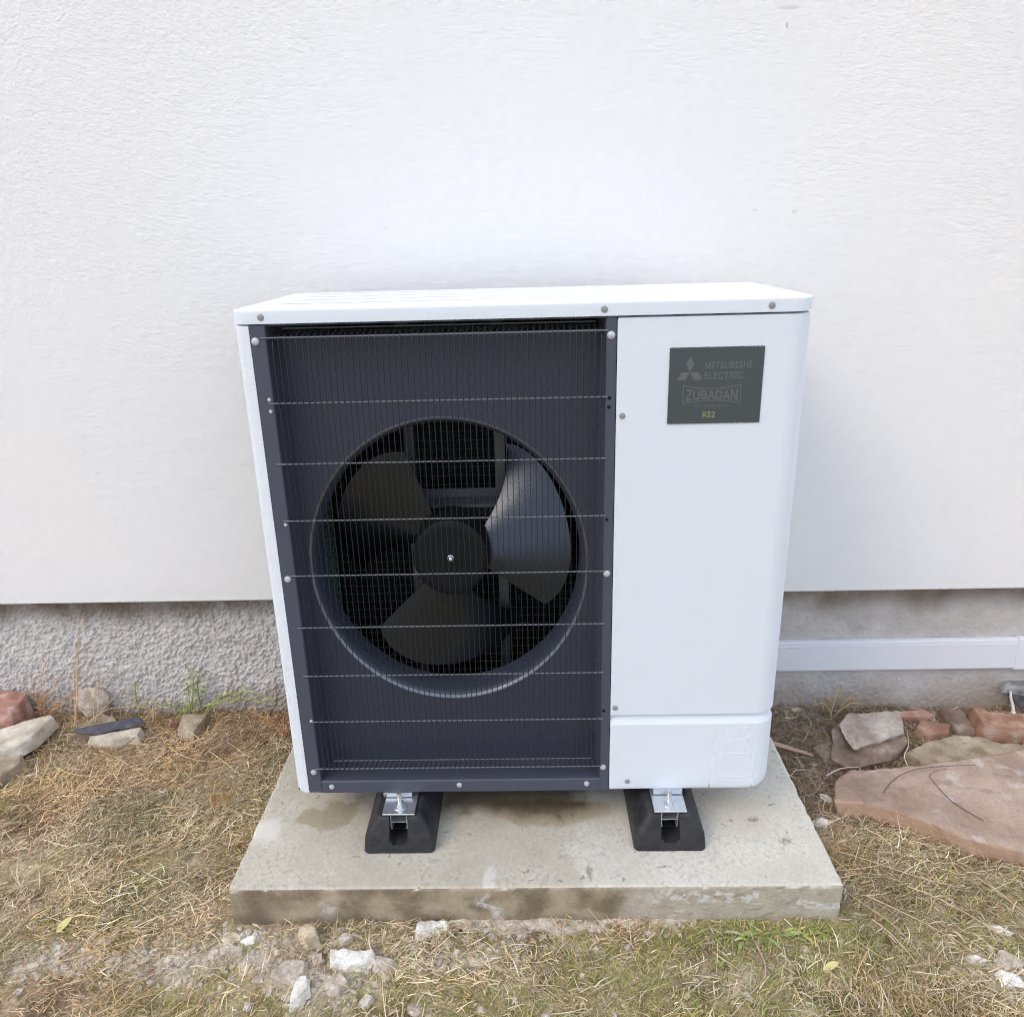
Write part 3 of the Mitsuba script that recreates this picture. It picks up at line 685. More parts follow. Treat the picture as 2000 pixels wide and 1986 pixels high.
def lettering(name, text, px, pz, cap, width, bsdf='print_grey', bold=False, flare=0.0, slant=0.0):
    m = meshkit.text_mesh(text, cap * PZs, 0.0006, bold)
    v = np.array(m.vertices)
    v[:, 0] -= v[:, 0].min()
    v[:, 0] *= width * PXs / v[:, 0].max()
    if flare:
        u = v[:, 0] / v[:, 0].max() * 2 - 1
        v[:, 1] = (v[:, 1] - cap * PZs / 2) * (1 + flare * u * u) + cap * PZs / 2
    v[:, 0] += slant * v[:, 1]
    x0, z0 = on_plate(px, pz)
    return obj(name, trimesh.Trimesh(np.c_[v[:, 0] + x0, -0.0021 - v[:, 2], v[:, 1] + z0], m.faces, process=False), bsdf, plate)


lettering('lettering', 'MITSUBISHI', 800, 490, 102, 740, bold=True)
lettering('lettering', 'ELECTRIC', 800, 650, 102, 610, bold=True)
ban = [(465, 740)] + [(a, 740 + 55 * (1 - ((a - 930) / 465) ** 2)) for a in np.linspace(520, 1340, 9)] + [(1395, 740), (1395, 1040)] + [(a, 1040 - 45 * (1 - ((a - 930) / 465) ** 2)) for a in np.linspace(1340, 520, 9)] + [(465, 1040)]
bp = sg.Polygon([on_plate(*q) for q in ban])
obj('banner_outline', face_poly(bp.difference(bp.buffer(-0.0016)), -0.00265, -0.002), 'print_grey', plate)
lettering('lettering', 'ZUBADAN', 515, 965, 130, 830, bold=True, flare=0.35)
lettering('lettering', 'New Generation', 640, 1092, 50, 560, slant=0.2)
lettering('lettering', 'R32', 800, 1258, 92, 200, 'print_yellow', bold=True)

# dark fan bay
fr = obj('fan_frame', cat_([face_poly(sg.box(-0.488, ZL - 0.004, 0.166, ZL - 0.001), 0.004, 0.16), box(-0.475, 0.160, 0.066, 0.16, ZL - 0.034, ZL - 0.030)]), 'dark_coated_metal', unit)


def post(x0, x1, xb0, xb1):
    m = trimesh.creation.extrude_polygon(sg.Polygon([(x0, 0.0012), (x0 + 0.0012, 0.0), (x1 - 0.002, 0.0), (x1, 0.002), (xb1, 0.075), (xb0, 0.075)]), ZL - 0.002 - ZB - 0.002, engine='earcut')
    m.apply_translation([0, 0, ZB + 0.002])
    return m


obj('left_post', post(-0.4937, -0.464, -0.4937, -0.4655), 'post_metal', fr)
obj('right_post', post(0.1500, XB, 0.143, XB), 'post_metal', fr)
m = trimesh.creation.extrude_polygon(sg.Polygon([(0.0008, ZB), (0.0, ZB + 0.001), (0.0, 0.1285), (0.002, 0.131), (0.078, 0.133), (0.078, ZB)]), 0.150 + 0.464, engine='earcut')
v = np.array(m.vertices)
obj('bottom_rail', trimesh.Trimesh(np.c_[v[:, 2] - 0.464, v[:, 0], v[:, 1]], m.faces, process=False), 'post_metal', fr)
FX, FZ, FR, SX, SZ = -0.1632, 0.6135, 0.3050, 0.945, 1.030
shroud = sg.box(-0.475, 0.125, 0.160, ZL - 0.030).difference(sg.Polygon([(FX + SX * FR * math.cos(a), FZ + SZ * FR * math.sin(a)) for a in np.linspace(0, 2 * math.pi, 193)[:-1]]))
shp = obj('fan_shroud', face_poly(shroud, 0.066, 0.068), 'dark_coated_metal', unit)
obj('bell_mouth', revolve_y([(0.3003, 0.0705), (0.2975, 0.0740), (0.2945, 0.080), (0.2925, 0.088), (0.2915, 0.100), (0.2912, 0.135), (0.2942, 0.135)], FX, FZ, 128, SX, SZ), 'bell_metal', shp, smooth=True)
obj('rim', revolve_y([(0.3068, 0.0654), (0.3062, 0.0648), (0.3020, 0.0675), (0.3008, 0.0690), (0.3000, 0.0712)], FX, FZ, 128, SX, SZ), 'rim_metal', shp, smooth=True)
fan = thing('heat_pump__fan', None, None)
scene_fan = fan
hub = obj('hub', revolve_y([(1e-5, 0.104), (0.066, 0.104), (0.076, 0.1055), (0.0825, 0.110), (0.0850, 0.116), (0.0875, 0.16), (0.0885, 0.185), (1e-5, 0.186)], FX, FZ, 72, 0.96, 1.03), 'black_plastic', fan, smooth=30)
obj('shaft_nut', revolve_y([(1e-5, 0.094), (0.003, 0.0945), (0.0055, 0.097), (0.0062, 0.1005), (0.0075, 0.1015), (0.0075, 0.105)], FX + 0.001, FZ + 0.002, 12), 'bright_zinc', hub, smooth=40)


def blade(tc):
    U, V = 14, 18
    top = []
    for i in range(U):
        s = i / (U - 1)
        r = 0.080 + s * 0.192
        half = math.radians(27 + 17 * s ** 0.7)
        sweep = math.radians(-6 + 12 * s)
        row = []
        for j in range(V):
            w = j / (V - 1) * 2 - 1
            # rounded outer corners
            rr_ = r - (0.030 * s ** 6) * abs(w) ** 4
            th = math.radians(tc) + sweep + half * w
            y = 0.150 + rr_ * half * (0.33 * w + 0.20 * w * w)
            row.append((FX + SX * rr_ * math.cos(th), y, FZ + SZ * rr_ * math.sin(th)))
        top.append(row)
    a = np.array(top).reshape(-1, 3)
    b = a + [0, 0.003, 0]
    q = []
    for i in range(U - 1):
        for j in range(V - 1):
            k = i * V + j
            q += [(k, k + V, k + 1), (k + 1, k + V, k + V + 1)]
    q = np.array(q)
    f = np.vstack([q, q[:, ::-1] + U * V])
    ring = [(i, 0) for i in range(U)] + [(U - 1, j) for j in range(1, V)] + [(i, V - 1) for i in range(U - 2, -1, -1)] + [(0, j) for j in range(V - 2, 0, -1)]
    ids = [i * V + j for i, j in ring]
    for c, d in zip(ids, ids[1:] + ids[:1]):
        f = np.vstack([f, [(c, c + U * V, d), (d, c + U * V, d + U * V)]])
    return trimesh.Trimesh(np.vstack([a, b]), f, process=False)


for tc in (9, -99, 150):
    obj('blade', blade(tc), 'fan_plastic', fan, smooth=40)
br = obj('motor_bracket', cat_([box(-0.270, -0.248, 0.262, 0.290, 0.112, 1.10), box(-0.068, -0.046, 0.262, 0.290, 0.112, 1.10)]), 'galvanised', unit)
obj('cross_plate', cat_([box(-0.262, -0.052, 0.205, 0.262, 0.694, 0.700), box(-0.262, -0.052, 0.2622, 0.266, 0.56, 0.72)]), 'galvanised', br)
obj('tab', cat_([face_poly(sg.Polygon([(-0.253, 0.545), (-0.208, 0.545), (-0.245, 0.585), (-0.253, 0.59)]), 0.187, 0.190)]), 'tab_metal', br)
obj('tab', cat_([face_poly(sg.box(-0.082, 0.548, -0.05, 0.562), 0.187, 0.190)]), 'tab_metal', br)
obj('motor', revolve_y([(1e-5, 0.187), (0.062, 0.187), (0.066, 0.192), (0.066, 0.255), (1e-5, 0.256)], FX, FZ, 40), 'black_plastic', unit, smooth=35)
bars = [tube([(x, 0.415, 0.108), (x, 0.415, 1.11)], 0.0011, 4) for x in np.arange(-0.475, 0.155, 0.0225)]
bars += [tube([(-0.48, 0.4135, z), (0.157, 0.4135, z)], 0.0012, 4) for z in np.arange(0.12, 1.10, 0.0225)]
obj('rear_guard', cat_(bars), 'lattice_metal', unit, kind='stuff')
obj('rear_coil', box(-0.515, 0.300, 0.424, 0.437, 0.105, 1.112), 'coil_dark', unit)
fins = [box(-0.507, -0.490, y, y + 0.0035, 0.105, 1.112) for y in np.arange(0.146, 0.42, 0.0085)]
fins += [tube([(-0.488, 0.146, z), (-0.488, 0.42, z)], 0.003, 5) for z in np.arange(0.12, 1.11, 0.021)]
obj('side_coil', cat_(fins), 'coil_teal', unit, kind='stuff')
obj('partition', box(0.1615, 0.1665, 0.070, 0.424, 0.105, 1.112), 'coil_dark', unit)
obj('base_pan', cat_([box(-0.520, 0.470, 0.012, D - 0.012, ZB + 0.0005, ZB + 0.0045)]), 'coil_dark', unit)
# frame screws
for x, z, r in ((-0.484, 1.089, 0.0072), (-0.4805, 0.619, 0.0070), (-0.478, 0.156, 0.0066), (0.159, 1.086, 0.0072), (0.158, 0.620, 0.0070), (0.1565, 0.161, 0.0066), (-0.442, 0.117, 0.0062), (-0.159, 0.1185, 0.0062), (0.121, 0.1185, 0.0062)):
    obj('bolt', screw(x, z, r, 0.0, 0.0045), 'screw_zinc', fr, smooth=40)
for x, z in ((-0.472, 0.982), (-0.472, 0.960), (-0.471, 0.735), (-0.469, 0.287)):
    obj('rivet', screw(x, z, 0.0036, 0.0, 0.003, 10), 'screw_zinc', fr, smooth=40)
for x, z in ((0.1575, 0.972), (0.1570, 0.955), (0.1565, 0.734), (0.156, 0.303)):
    obj('hole', screw(x, z, 0.0036, 0.0, 0.001, 10), 'black_plastic', fr, smooth=40)
# wire grille, each wire a piece
gr = thing('heat_pump__grille', None, None)
for x in np.arange(-0.4525, 0.1445, 0.0110):
    e = 0.010 if (x < -0.445 or x > 0.137) else 0.0
    obj('wire', tube(wire_path((x, 0.034, 1.1065), (x, -0.004, 1.0965 - e), (x, -0.004, 0.163), (x, 0.036, 0.157), r=0.007), 0.00115, 5), 'wire_coating', gr, smooth=True)
for z in (1.095, 0.975, 0.858, 0.743, 0.626, 0.510, 0.397, 0.285, 0.165):
    obj('wire', tube([(-0.474, -0.0016, z), (0.154, -0.0016, z)], 0.0014, 6), 'skylit_wire_coating', gr, smooth=True, label=None)
for y, z in ((0.033, 1.1078), (0.035, 0.1585)):
    obj('wire', tube([(-0.4425, y, z), (0.1345, y, z)], 0.0013, 6), 'skylit_wire_coating', gr, smooth=True)
# mounting feet of the unit
for x in (-0.297, 0.299):
    obj('mounting_rail', cat_([box(x - 0.032, x + 0.032, -0.002, D, 0.0935, 0.0995), box(x - 0.031, x + 0.031, -0.0035, -0.0005, 0.0905, 0.0985)]), 'bright_zinc', unit)


# ------------------------------------------------------------------ rubber feet on the slab
def rubber_foot(cx, wside):
    t = thing('rubber_foot', f'black rubber support block with a zinc clamp, under the {wside} of the unit', 'support block', 'rubber support blocks under the unit')
    w, h, y0, y1 = 0.0775, 0.082, -0.0755, 0.505
    lv = []
    for z, wx, f_, rad in ((0.0, w - 0.002, 0.001, 0.010), (0.003, w, 0.0, 0.012), (0.034, w - 0.003, 0.003, 0.012), (0.044, w - 0.007, 0.006, 0.014), (0.072, w - 0.024, 0.016, 0.016), (0.079, w - 0.028, 0.019, 0.014), (h, w - 0.032, 0.024, 0.010)):
        lv.append((rr(cx - wx, cx + wx, y0 + f_, y1 - f_, (rad,) * 4, 6), z))
    body = loft(lv)
    b = m3.Manifold(m3.Mesh(np.asarray(body.vertices, np.float32), np.asarray(body.faces, np.uint32)))
    slot = m3.Manifold.cube([0.040, 0.7, 0.10]).translate([cx - 0.020, -0.20, 0.028]) - m3.Manifold.cube([0.06, 0.6, 0.010]).translate([cx - 0.03, -0.035, 0.020])
    notch = m3.Manifold.cube([0.028, 0.2, 0.008]).translate([cx - 0.014, -0.20, 0.021])
    res = (b - slot - notch).to_mesh()
    obj('block', trimesh.Trimesh(res.vert_properties[:, :3], res.tri_verts, process=False), 'rubber', t, smooth=40)
    ch = []
    for s in (-1, 1):
        ch.append(box(cx + s * 0.0175 - 0.0008, cx + s * 0.0175 + 0.0008, -0.052, 0.50, 0.046, 0.0838))
        ch.append(box(cx + s * 0.0135 - 0.004, cx + s * 0.0135 + 0.004, -0.052, 0.50, 0.0822, 0.0842))
        ch.append(box(cx + s * 0.0155 - 0.0013, cx + s * 0.0155 + 0.0013, -0.052, 0.50, 0.046, 0.0476))
    ch.append(box(cx - 0.0167, cx + 0.0167, -0.050, 0.50, 0.0615, 0.0632))
    obj('channel', cat_(ch), 'bright_zinc', t)
    obj('clamp_plate', cat_([box(cx - 0.034, cx + 0.036, -0.056, 0.020, 0.0846, 0.0884, 0.0008)]), 'bright_zinc', t)
    n = trimesh.creation.cylinder(0.0105, 0.007, sections=6)
    n.apply_translation([cx + 0.001, -0.030, 0.0936])
    wsh = trimesh.creation.cylinder(0.0150, 0.0018, sections=28)
    wsh.apply_translation([cx + 0.001, -0.030, 0.0893])
    bt = trimesh.creation.cylinder(0.0052, 0.034, sections=14)
    bt.apply_translation([cx + 0.001, -0.030, 0.106])
    obj('bolt', bt, 'bright_zinc', t, smooth=35)
    obj('nut', n, 'bright_zinc', t)
    obj('washer', wsh, 'bright_zinc', t, smooth=35)


rubber_foot(-0.289, 'fan side')
rubber_foot(0.296, 'plain white side')


# ------------------------------------------------------------------ vegetation
def strands(base, az, length, elev, curl, width, color, segs=3, roll=None, sway=None, taper=0.25):
    """ribbons: n of them, each of segs pieces, starting at base, heading az, rising by elev and bending by curl"""
    n = len(base)
    t = np.linspace(0, 1, segs + 1)
    P = np.zeros((n, segs + 1, 3))
    P[:, 0] = base
    e, a = elev.copy(), az.copy()
    sway = np.zeros(n) if sway is None else sway
    for k in range(segs):
        st_ = length / segs
        P[:, k + 1] = P[:, k] + st_[:, None] * np.stack([np.cos(a) * np.cos(e), np.sin(a) * np.cos(e), np.sin(e)], -1)
        e = e + curl / segs
        a = a + sway / segs
    roll = np.zeros(n) if roll is None else roll
    side = np.stack([-np.sin(az) * np.cos(roll), np.cos(az) * np.cos(roll), np.sin(roll)], -1)
    wid = width[:, None] * np.interp(t, [0, 0.35, 1], [0.75, 1.0, taper])[None]
    A, B = P - side[:, None] * wid[..., None] / 2, P + side[:, None] * wid[..., None] / 2
    V = np.stack([A, B], 2).reshape(-1, 3)
    off = (np.arange(n) * 2 * (segs + 1))[:, None, None]
    k = np.arange(segs)[None, :, None] * 2
    F = np.concatenate([off + k + np.array([0, 1, 3]), off + k + np.array([0, 3, 2])], 1).reshape(-1, 3)
    C = np.repeat(color, 2 * (segs + 1), 0)
    return V, F, C


def add_strands(name, sets, bsdf='strand', **k):
    V, F, C, o = [], [], [], 0
    for v, f, c in sets:
        V.append(v)
        F.append(f + o)
        C.append(c)
        o += len(v)
    return obj(name, trimesh.Trimesh(np.vstack(V), np.vstack(F), process=False), bsdf, color=np.vstack(C).clip(0, 1), **k)


STONES = [sg.Polygon(q) for q in (
    [(0.74, 0.13), (0.80, 0.24), (1.5, 0.33), (1.5, -0.13), (1.25, -0.085), (1.07, -0.03), (0.96, 0.02), (0.85, 0.10)],
    [(0.86, 0.45), (0.92, 0.50), (1.03, 0.505), (1.0, 0.39), (0.855, 0.35)], [(1.0, 0.35), (1.17, 0.43), (1.28, 0.39), (1.3, 0.34), (1.1, 0.29), (1.02, 0.28)],
    [(1.25, 0.55), (1.5, 0.50), (1.5, 0.41), (1.25, 0.44)], [(-1.62, 0.40), (-1.40, 0.51), (-1.39, 0.41), (-1.45, 0.35), (-1.40, 0.28), (-1.6, 0.2)],
    [(-1.32, 0.48), (-1.29, 0.57), (-1.12, 0.505), (-1.12, 0.45), (-1.25, 0.45)], [(-1.02, 0.48), (-1.03, 0.55), (-0.95, 0.55), (-0.97, 0.47)])]
import shapely


def free(x, y, pad=0.004, p_stone=0.04):
    ok = ~((x > SLAB[0] - pad) & (x < SLAB[1] + pad) & (y > SLAB[2] - pad)) & (y < 0.60)
    pts = shapely.points(x, y)
    for s in STONES:
        ok &= ~shapely.contains(s, pts) | (rng.random(len(x)) < p_stone * np.where(y > 0.26, 5.0, 1.8))
    return ok


STRAW = np.array([(0.68, 0.55, 0.34), (0.78, 0.67, 0.47), (0.52, 0.39, 0.245), (0.30, 0.215, 0.135), (0.82, 0.74, 0.57), (0.58, 0.43, 0.25), (0.57, 0.485, 0.37), (0.64, 0.48, 0.33)])
GREEN = np.array([(0.26, 0.30, 0.075), (0.36, 0.38, 0.115), (0.17, 0.22, 0.065), (0.46, 0.43, 0.15), (0.31, 0.36, 0.15)])
MOSS = np.array([(0.43, 0.40, 0.11), (0.53, 0.47, 0.16), (0.33, 0.32, 0.09), (0.58, 0.51, 0.23)])


def pick(pal, n, w=None, jit=0.22):
    c = pal[rng.choice(len(pal), n, p=w)]
    return c * (1 + jit * rng.normal(size=(n, 1)))


def field(x, y, f, s):
    return meshkit.fbm(np.stack([x * f, y * f, 0 * x], -1), 3, s)


def scatter(n, x0=-1.72, x1=1.55, y0=-0.46, y1=0.60):
    return rng.uniform(x0, x1, n), rng.uniform(y0, y1, n)


def rubble_w(x, y):
    w = np.zeros_like(x)
    for (u, v_, s, t_) in SOFT:
        w = np.maximum(w, np.exp(-((x - u) / s) ** 2 - ((y - v_) / t_) ** 2))
    return w


# matted dead straw
x, y = scatter(290000)
den = 0.22 + 0.9 * np.clip((field(x, y, 5, 3) - 0.35) * 3, 0, 1)
den += 0.35 * ((x < -0.62) & (y > 0.05)) + 0.3 * ((x > 0.64) & (y < 0.12))
den *= 1 - 0.75 * np.clip(rubble_w(x, y), 0, 1)
den *= np.where(np.hypot(x - 0, (y + 1.44)) < 3, 1, 0.5)
k = free(x, y) & (rng.random(len(x)) < den * 0.62)
x, y = x[k], y[k]
n = len(x)
flow = 0.9 + 2.6 * (field(x, y, 2.2, 8) - 0.5) * 2
az = np.where(rng.random(n) < 0.55, flow + rng.normal(0, 0.55, n), rng.uniform(0, 6.283, n)) + np.pi * rng.integers(0, 2, n)
ln = np.exp(rng.normal(np.log(0.017), 0.6, n)).clip(0.005, 0.09)
col = pick(STRAW, n)
shade = 0.62 + 1.0 * (field(x, y, 7, 15) - 0.25)
rust = np.clip((field(x, y, 3.2, 61) - 0.50) * 6 + 0.55 * ((y > 0.25) & (x < -0.6)), 0, 1)[:, None]
col = col * (1 - rust) + col * np.array([1.08, 0.97, 0.86]) * rust
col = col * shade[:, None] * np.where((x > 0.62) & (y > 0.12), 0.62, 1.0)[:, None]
base = np.stack([x, y, hz(x, y) + 0.001 + 0.012 * rng.random(n) ** 2], -1)
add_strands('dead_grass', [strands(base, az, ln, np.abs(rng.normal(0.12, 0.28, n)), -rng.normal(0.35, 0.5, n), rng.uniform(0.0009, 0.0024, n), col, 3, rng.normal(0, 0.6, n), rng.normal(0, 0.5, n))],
            kind='stuff', label='matted straw-coloured dead grass covering the soil', cat='grass')

# coarser straws on top of the mat
x, y = scatter(4200)
den = 0.3 + 0.7 * (x < -0.62) + 0.35 * (x > 0.62)
k = free(x, y, 0.01, 0.02) & (rng.random(len(x)) < den * 0.75 * (1 - 0.7 * np.clip(rubble_w(x, y), 0, 1)))
x, y = x[k], y[k]
n = len(x)
az = np.where(rng.random(n) < 0.5, 0.7 + rng.normal(0, 0.5, n), rng.uniform(0, 6.283, n)) + np.pi * rng.integers(0, 2, n)
base = np.stack([x, y, hz(x, y) + 0.006 + 0.008 * rng.random(n)], -1)
add_strands('dead_grass', [strands(base, az, np.exp(rng.normal(np.log(0.045), 0.4, n)).clip(0.02, 0.11), rng.normal(0.08, 0.16, n), -np.abs(rng.normal(0.35, 0.25, n)), rng.uniform(0.0010, 0.0022, n), pick(STRAW[[0, 1, 2, 4, 7]], n), 5, rng.normal(0, 0.6, n), rng.normal(0, 0.6, n))],
            kind='stuff', label='coarser loose straws lying on the matted dead grass', cat='grass')

# short moss and fine living grass
x, y = scatter(130000)
ms = field(x, y * 1.3, 4.5, 27) + 0.12 * np.clip(-y / 0.25, 0, 1) - 0.16 * np.clip((y - 0.12) / 0.3, 0, 1) + 0.05 * (x > 0.2)
side = np.exp(-np.abs(x + 0.665) / 0.03) * (y > -0.2) * (y < 0.2)
den = np.clip((ms - 0.46) * 7, 0, 1) * 1.2 + 1.1 * side
den *= 1 - 0.8 * np.clip(rubble_w(x, y), 0, 1)
k = free(x, y) & (rng.random(len(x)) < den * 0.62)
x, y = x[k], y[k]
n = len(x)
col = pick(MOSS, n)
base = np.stack([x, y, hz(x, y)], -1)
add_strands('moss', [strands(base, rng.uniform(0, 6.283, n), rng.uniform(0.005, 0.015, n), rng.uniform(0.4, 1.4, n), rng.normal(-0.5, 0.5, n), rng.uniform(0.0007, 0.0015, n), col, 2, rng.normal(0, 0.5, n))],
            kind='stuff', label='short yellow-green moss in patches on the soil', cat='moss')

x, y = scatter(85000)
gsum = np.clip((field(x, y, 3.6, 41) - 0.47) * 5, 0, 1) * 0.45 + 0.22 * (x > 0.63) * (y < 0.13) + 0.16 * (y < -0.25) * (x > -0.2)
for (u, v_, s, t_, w) in ((0.47, -0.212, 0.17, 0.030, 2.2), (0.60, -0.20, 0.05, 0.02, 1.0), (0.72, -0.02, 0.06, 0.14, 0.55), (0.80, -0.16, 0.14, 0.10, 0.6), (0.55, -0.33, 0.25, 0.07, 0.45), (-0.655, 0.18, 0.02, 0.06, 0.8),
                          (-0.65, -0.03, 0.025, 0.09, 0.7), (-0.55, -0.235, 0.06, 0.02, 0.9), (-1.0, -0.16, 0.10, 0.05, 0.7), (-1.02, -0.22, 0.10, 0.04, 0.5), (-0.98, 0.12, 0.10, 0.05, 0.3), (1.05, -0.10, 0.14, 0.03, 0.8), (0.92, -0.24, 0.05, 0.025, 1.0), (-0.27, -0.215, 0.06, 0.014, 0.4),
                          (-0.94, 0.30, 0.05, 0.03, 0.5), (-0.70, 0.36, 0.03, 0.05, 0.5)):
    gsum += w * np.exp(-((x - u) / s) ** 2 - ((y - v_) / t_) ** 2)
k = free(x, y, 0.002, 0.0) & (rng.random(len(x)) < gsum * 0.75)
x, y = x[k], y[k]
n = len(x)
base = np.stack([x, y, hz(x, y)], -1)
add_strands('green_grass', [strands(base, rng.uniform(0, 6.283, n), rng.uniform(0.010, 0.040, n), rng.uniform(0.1, 1.1, n), rng.normal(-1.0, 0.5, n), rng.uniform(0.0008, 0.0022, n), pick(GREEN, n), 4, rng.normal(0, 0.4, n), rng.normal(0, 0.6, n))],
            kind='stuff', label='thin living green grass growing through the dead grass', cat='grass')

# dark twiggy litter in the corner between slab, plinth and stones
x, y = rng.uniform(0.635, 1.32, 15000), rng.uniform(0.08, 0.60, 15000)
k = free(x, y, 0.003, 0.03) & ((x < 0.92) | (y > 0.25) & (rng.random(len(x)) < 0.6))
x, y = x[k], y[k]
n = len(x)
LIT = np.array([(0.15, 0.105, 0.08), (0.24, 0.175, 0.135), (0.38, 0.295, 0.23), (0.55, 0.46, 0.375), (0.30, 0.195, 0.11)])
base = np.stack([x, y, hz(x, y) + 0.012 * rng.random(n)], -1)
add_strands('plant_litter', [strands(base, rng.uniform(0, 6.283, n), rng.uniform(0.008, 0.06, n), rng.normal(0.05, 0.25, n), rng.normal(0, 0.4, n), rng.uniform(0.0008, 0.0022, n), pick(LIT, n), 3, rng.normal(0, 0.7, n), rng.normal(0, 0.8, n))],
            kind='stuff', label='dark twiggy plant litter between the slab and the stones', cat='litter')


def stem(pts, r, n=5, k=14):
    """a smooth tapering stem through the points"""
    P = np.array(pts, float)
    t = np.linspace(0, 1, len(P))
    s = np.linspace(0, 1, k)
    from scipy.interpolate import PchipInterpolator
    Q = np.stack([PchipInterpolator(t, P[:, i])(s) for i in range(3)], -1)
    return tube(Q, np.linspace(r, r * 0.45, k), n)


scene['straw_stem'] = two(pr((0.66, 0.50, 0.29), 0.7, 0.2))
scene['reddish_stem'] = two(pr((0.50, 0.28, 0.155), 0.7, 0.2))
scene['green_stem'] = two(pr((0.32, 0.40, 0.13), 0.6, 0.3))
scene['pinkish_stem'] = two(pr((0.60, 0.43, 0.315), 0.7, 0.2))

# long dry stalks lying on the grass
for q in ([(0.66, -0.11), (0.70, -0.15), (0.73, -0.205), (0.75, -0.27)], [(0.705, -0.12), (0.76, -0.165), (0.80, -0.20), (0.853, -0.265)], [(0.93, -0.03), (0.98, -0.11), (1.02, -0.19), (1.05, -0.24)], [(0.69, -0.185), (0.715, -0.235), (0.73, -0.29)],
          [(0.68, 0.01), (0.75, -0.02), (0.83, -0.08), (0.92, -0.11)], [(0.66, -0.05), (0.74, -0.04), (0.85, -0.01)], [(0.80, -0.10), (0.87, -0.16), (0.93, -0.25)]):
    P = [(a, b, float(hz(a, b)) + 0.010 + 0.006 * rng.random()) for a, b in q]
    obj('dry_stalk', stem(P, 0.0017), 'pinkish_stem', smooth=True, label='thin dry stalk lying across the grass right of the concrete slab', cat='stalk', group='dry stalks in the grass right of the slab')
for q in ([(-0.98, 0.14), (-0.90, 0.17), (-0.80, 0.13)], [(-1.30, 0.34), (-1.18, 0.30), (-1.05, 0.33)], [(-1.22, 0.42), (-1.12, 0.36), (-1.0, 0.26)], [(-0.95, -0.02), (-0.86, 0.05), (-0.80, 0.12)], [(-0.86, -0.14), (-0.78, -0.07), (-0.72, 0.02)], [(-1.02, 0.42), (-0.90, 0.36), (-0.75, 0.35)], [(-0.90, 0.40), (-0.78, 0.30), (-0.69, 0.20)], [(-1.28, 0.20), (-1.14, 0.24), (-1.02, 0.20)], [(-0.95, -0.28), (-0.84, -0.23), (-0.76, -0.20)]):
    P = [(a, b, float(hz(a, b)) + 0.009 + 0.008 * rng.random()) for a, b in q]
    obj('dry_stalk', stem(P, 0.0015), 'straw_stem', smooth=True, label='straw-coloured stalk lying across the dead grass left of the concrete slab', cat='stalk', group='dry stalks in the dead grass left of the slab')
obj('twig', stem([(a, b, float(hz(a, b)) + 0.006) for a, b in ((0.440, -0.245), (0.447, -0.275), (0.440, -0.305), (0.40, -0.345), (0.350, -0.392))], 0.0020), 'pinkish_stem', smooth=True, label='curved brown twig lying in front of the slab, below the leafy weeds', cat='twig')
obj('twig', stem([(a, b, float(hz(a, b)) + 0.012) for a, b in ((-0.172, -0.196), (-0.19, -0.235), (-0.215, -0.272))], 0.0020), 'reddish_stem', smooth=True, label='reddish twig between the white lump and the pebbles', cat='twig')
for q, lb in (([(0.85, 0.15, -0.036), (0.92, 0.205, -0.026), (1.0, 0.235, -0.030), (1.12, 0.245, -0.033)], 'dark thin stalk lying across the big sandstone slab, upper one'),
              ([(1.035, 0.05, -0.036), (0.985, 0.12, -0.026), (0.98, 0.19, -0.026), (1.04, 0.228, -0.030)], 'dark curved stalk on the big sandstone slab, lower one')):
    obj('twig', stem(q, 0.0017), 'dark_wood', smooth=True, label=lb, cat='twig')
obj('twig', stem([(0.965, 0.255, -0.055), (0.97, 0.30, -0.05), (1.00, 0.345, -0.045), (1.02, 0.40, -0.04)], 0.0016), 'bleached_wood', smooth=True, label='pale bent stem between the pale flat stone and the flat tan stone', cat='twig')
obj('twig', stem([(0.75, 0.245, -0.06), (0.80, 0.262, -0.05), (0.845, 0.268, -0.055)], 0.0018), 'bleached_wood', smooth=True, label='pale forked stem at the upper left corner of the big sandstone slab', cat='twig')


# weeds against the plinth
def dry_weed(label, root, tips, seed, fuzz, bsdf='straw_stem', pal=STRAW, head=0.02):
    r = np.random.default_rng(seed)
    t = thing('dry_weed', label, 'weed')
    S = []
    for tp in tips:
        root_ = np.array(root) + np.r_[r.normal(0, 0.008, 2), 0]
        tp = np.array(tp)
        mid = root_ * 0.45 + tp * 0.55 + np.array([r.normal(0, 0.012), r.normal(0, 0.006), 0.02])
        obj('stem', stem([root_, mid, tp], 0.0014, 5, 10), bsdf, t, smooth=True)
        for _ in range(fuzz):
            u = r.uniform(0.25, 1.0)
            p = root_ * (1 - u) ** 2 + 2 * u * (1 - u) * mid + u * u * tp
            S.append(p)
    S = np.array(S)
    n = len(S)
    c = pal[r.integers(len(pal), size=n)] * (1 + 0.15 * r.normal(size=(n, 1)))
    V, F, C = strands(S, r.uniform(0, 6.283, n), r.uniform(0.006, 0.030, n), r.normal(0.5, 0.6, n), r.normal(-0.6, 0.6, n), r.uniform(0.0007, 0.0016, n), c, 3, r.normal(0, 0.6, n), r.normal(0, 0.8, n))
    obj('leaves', trimesh.Trimesh(V, F, process=False), 'strand', t, color=C.clip(0, 1), kind='stuff')


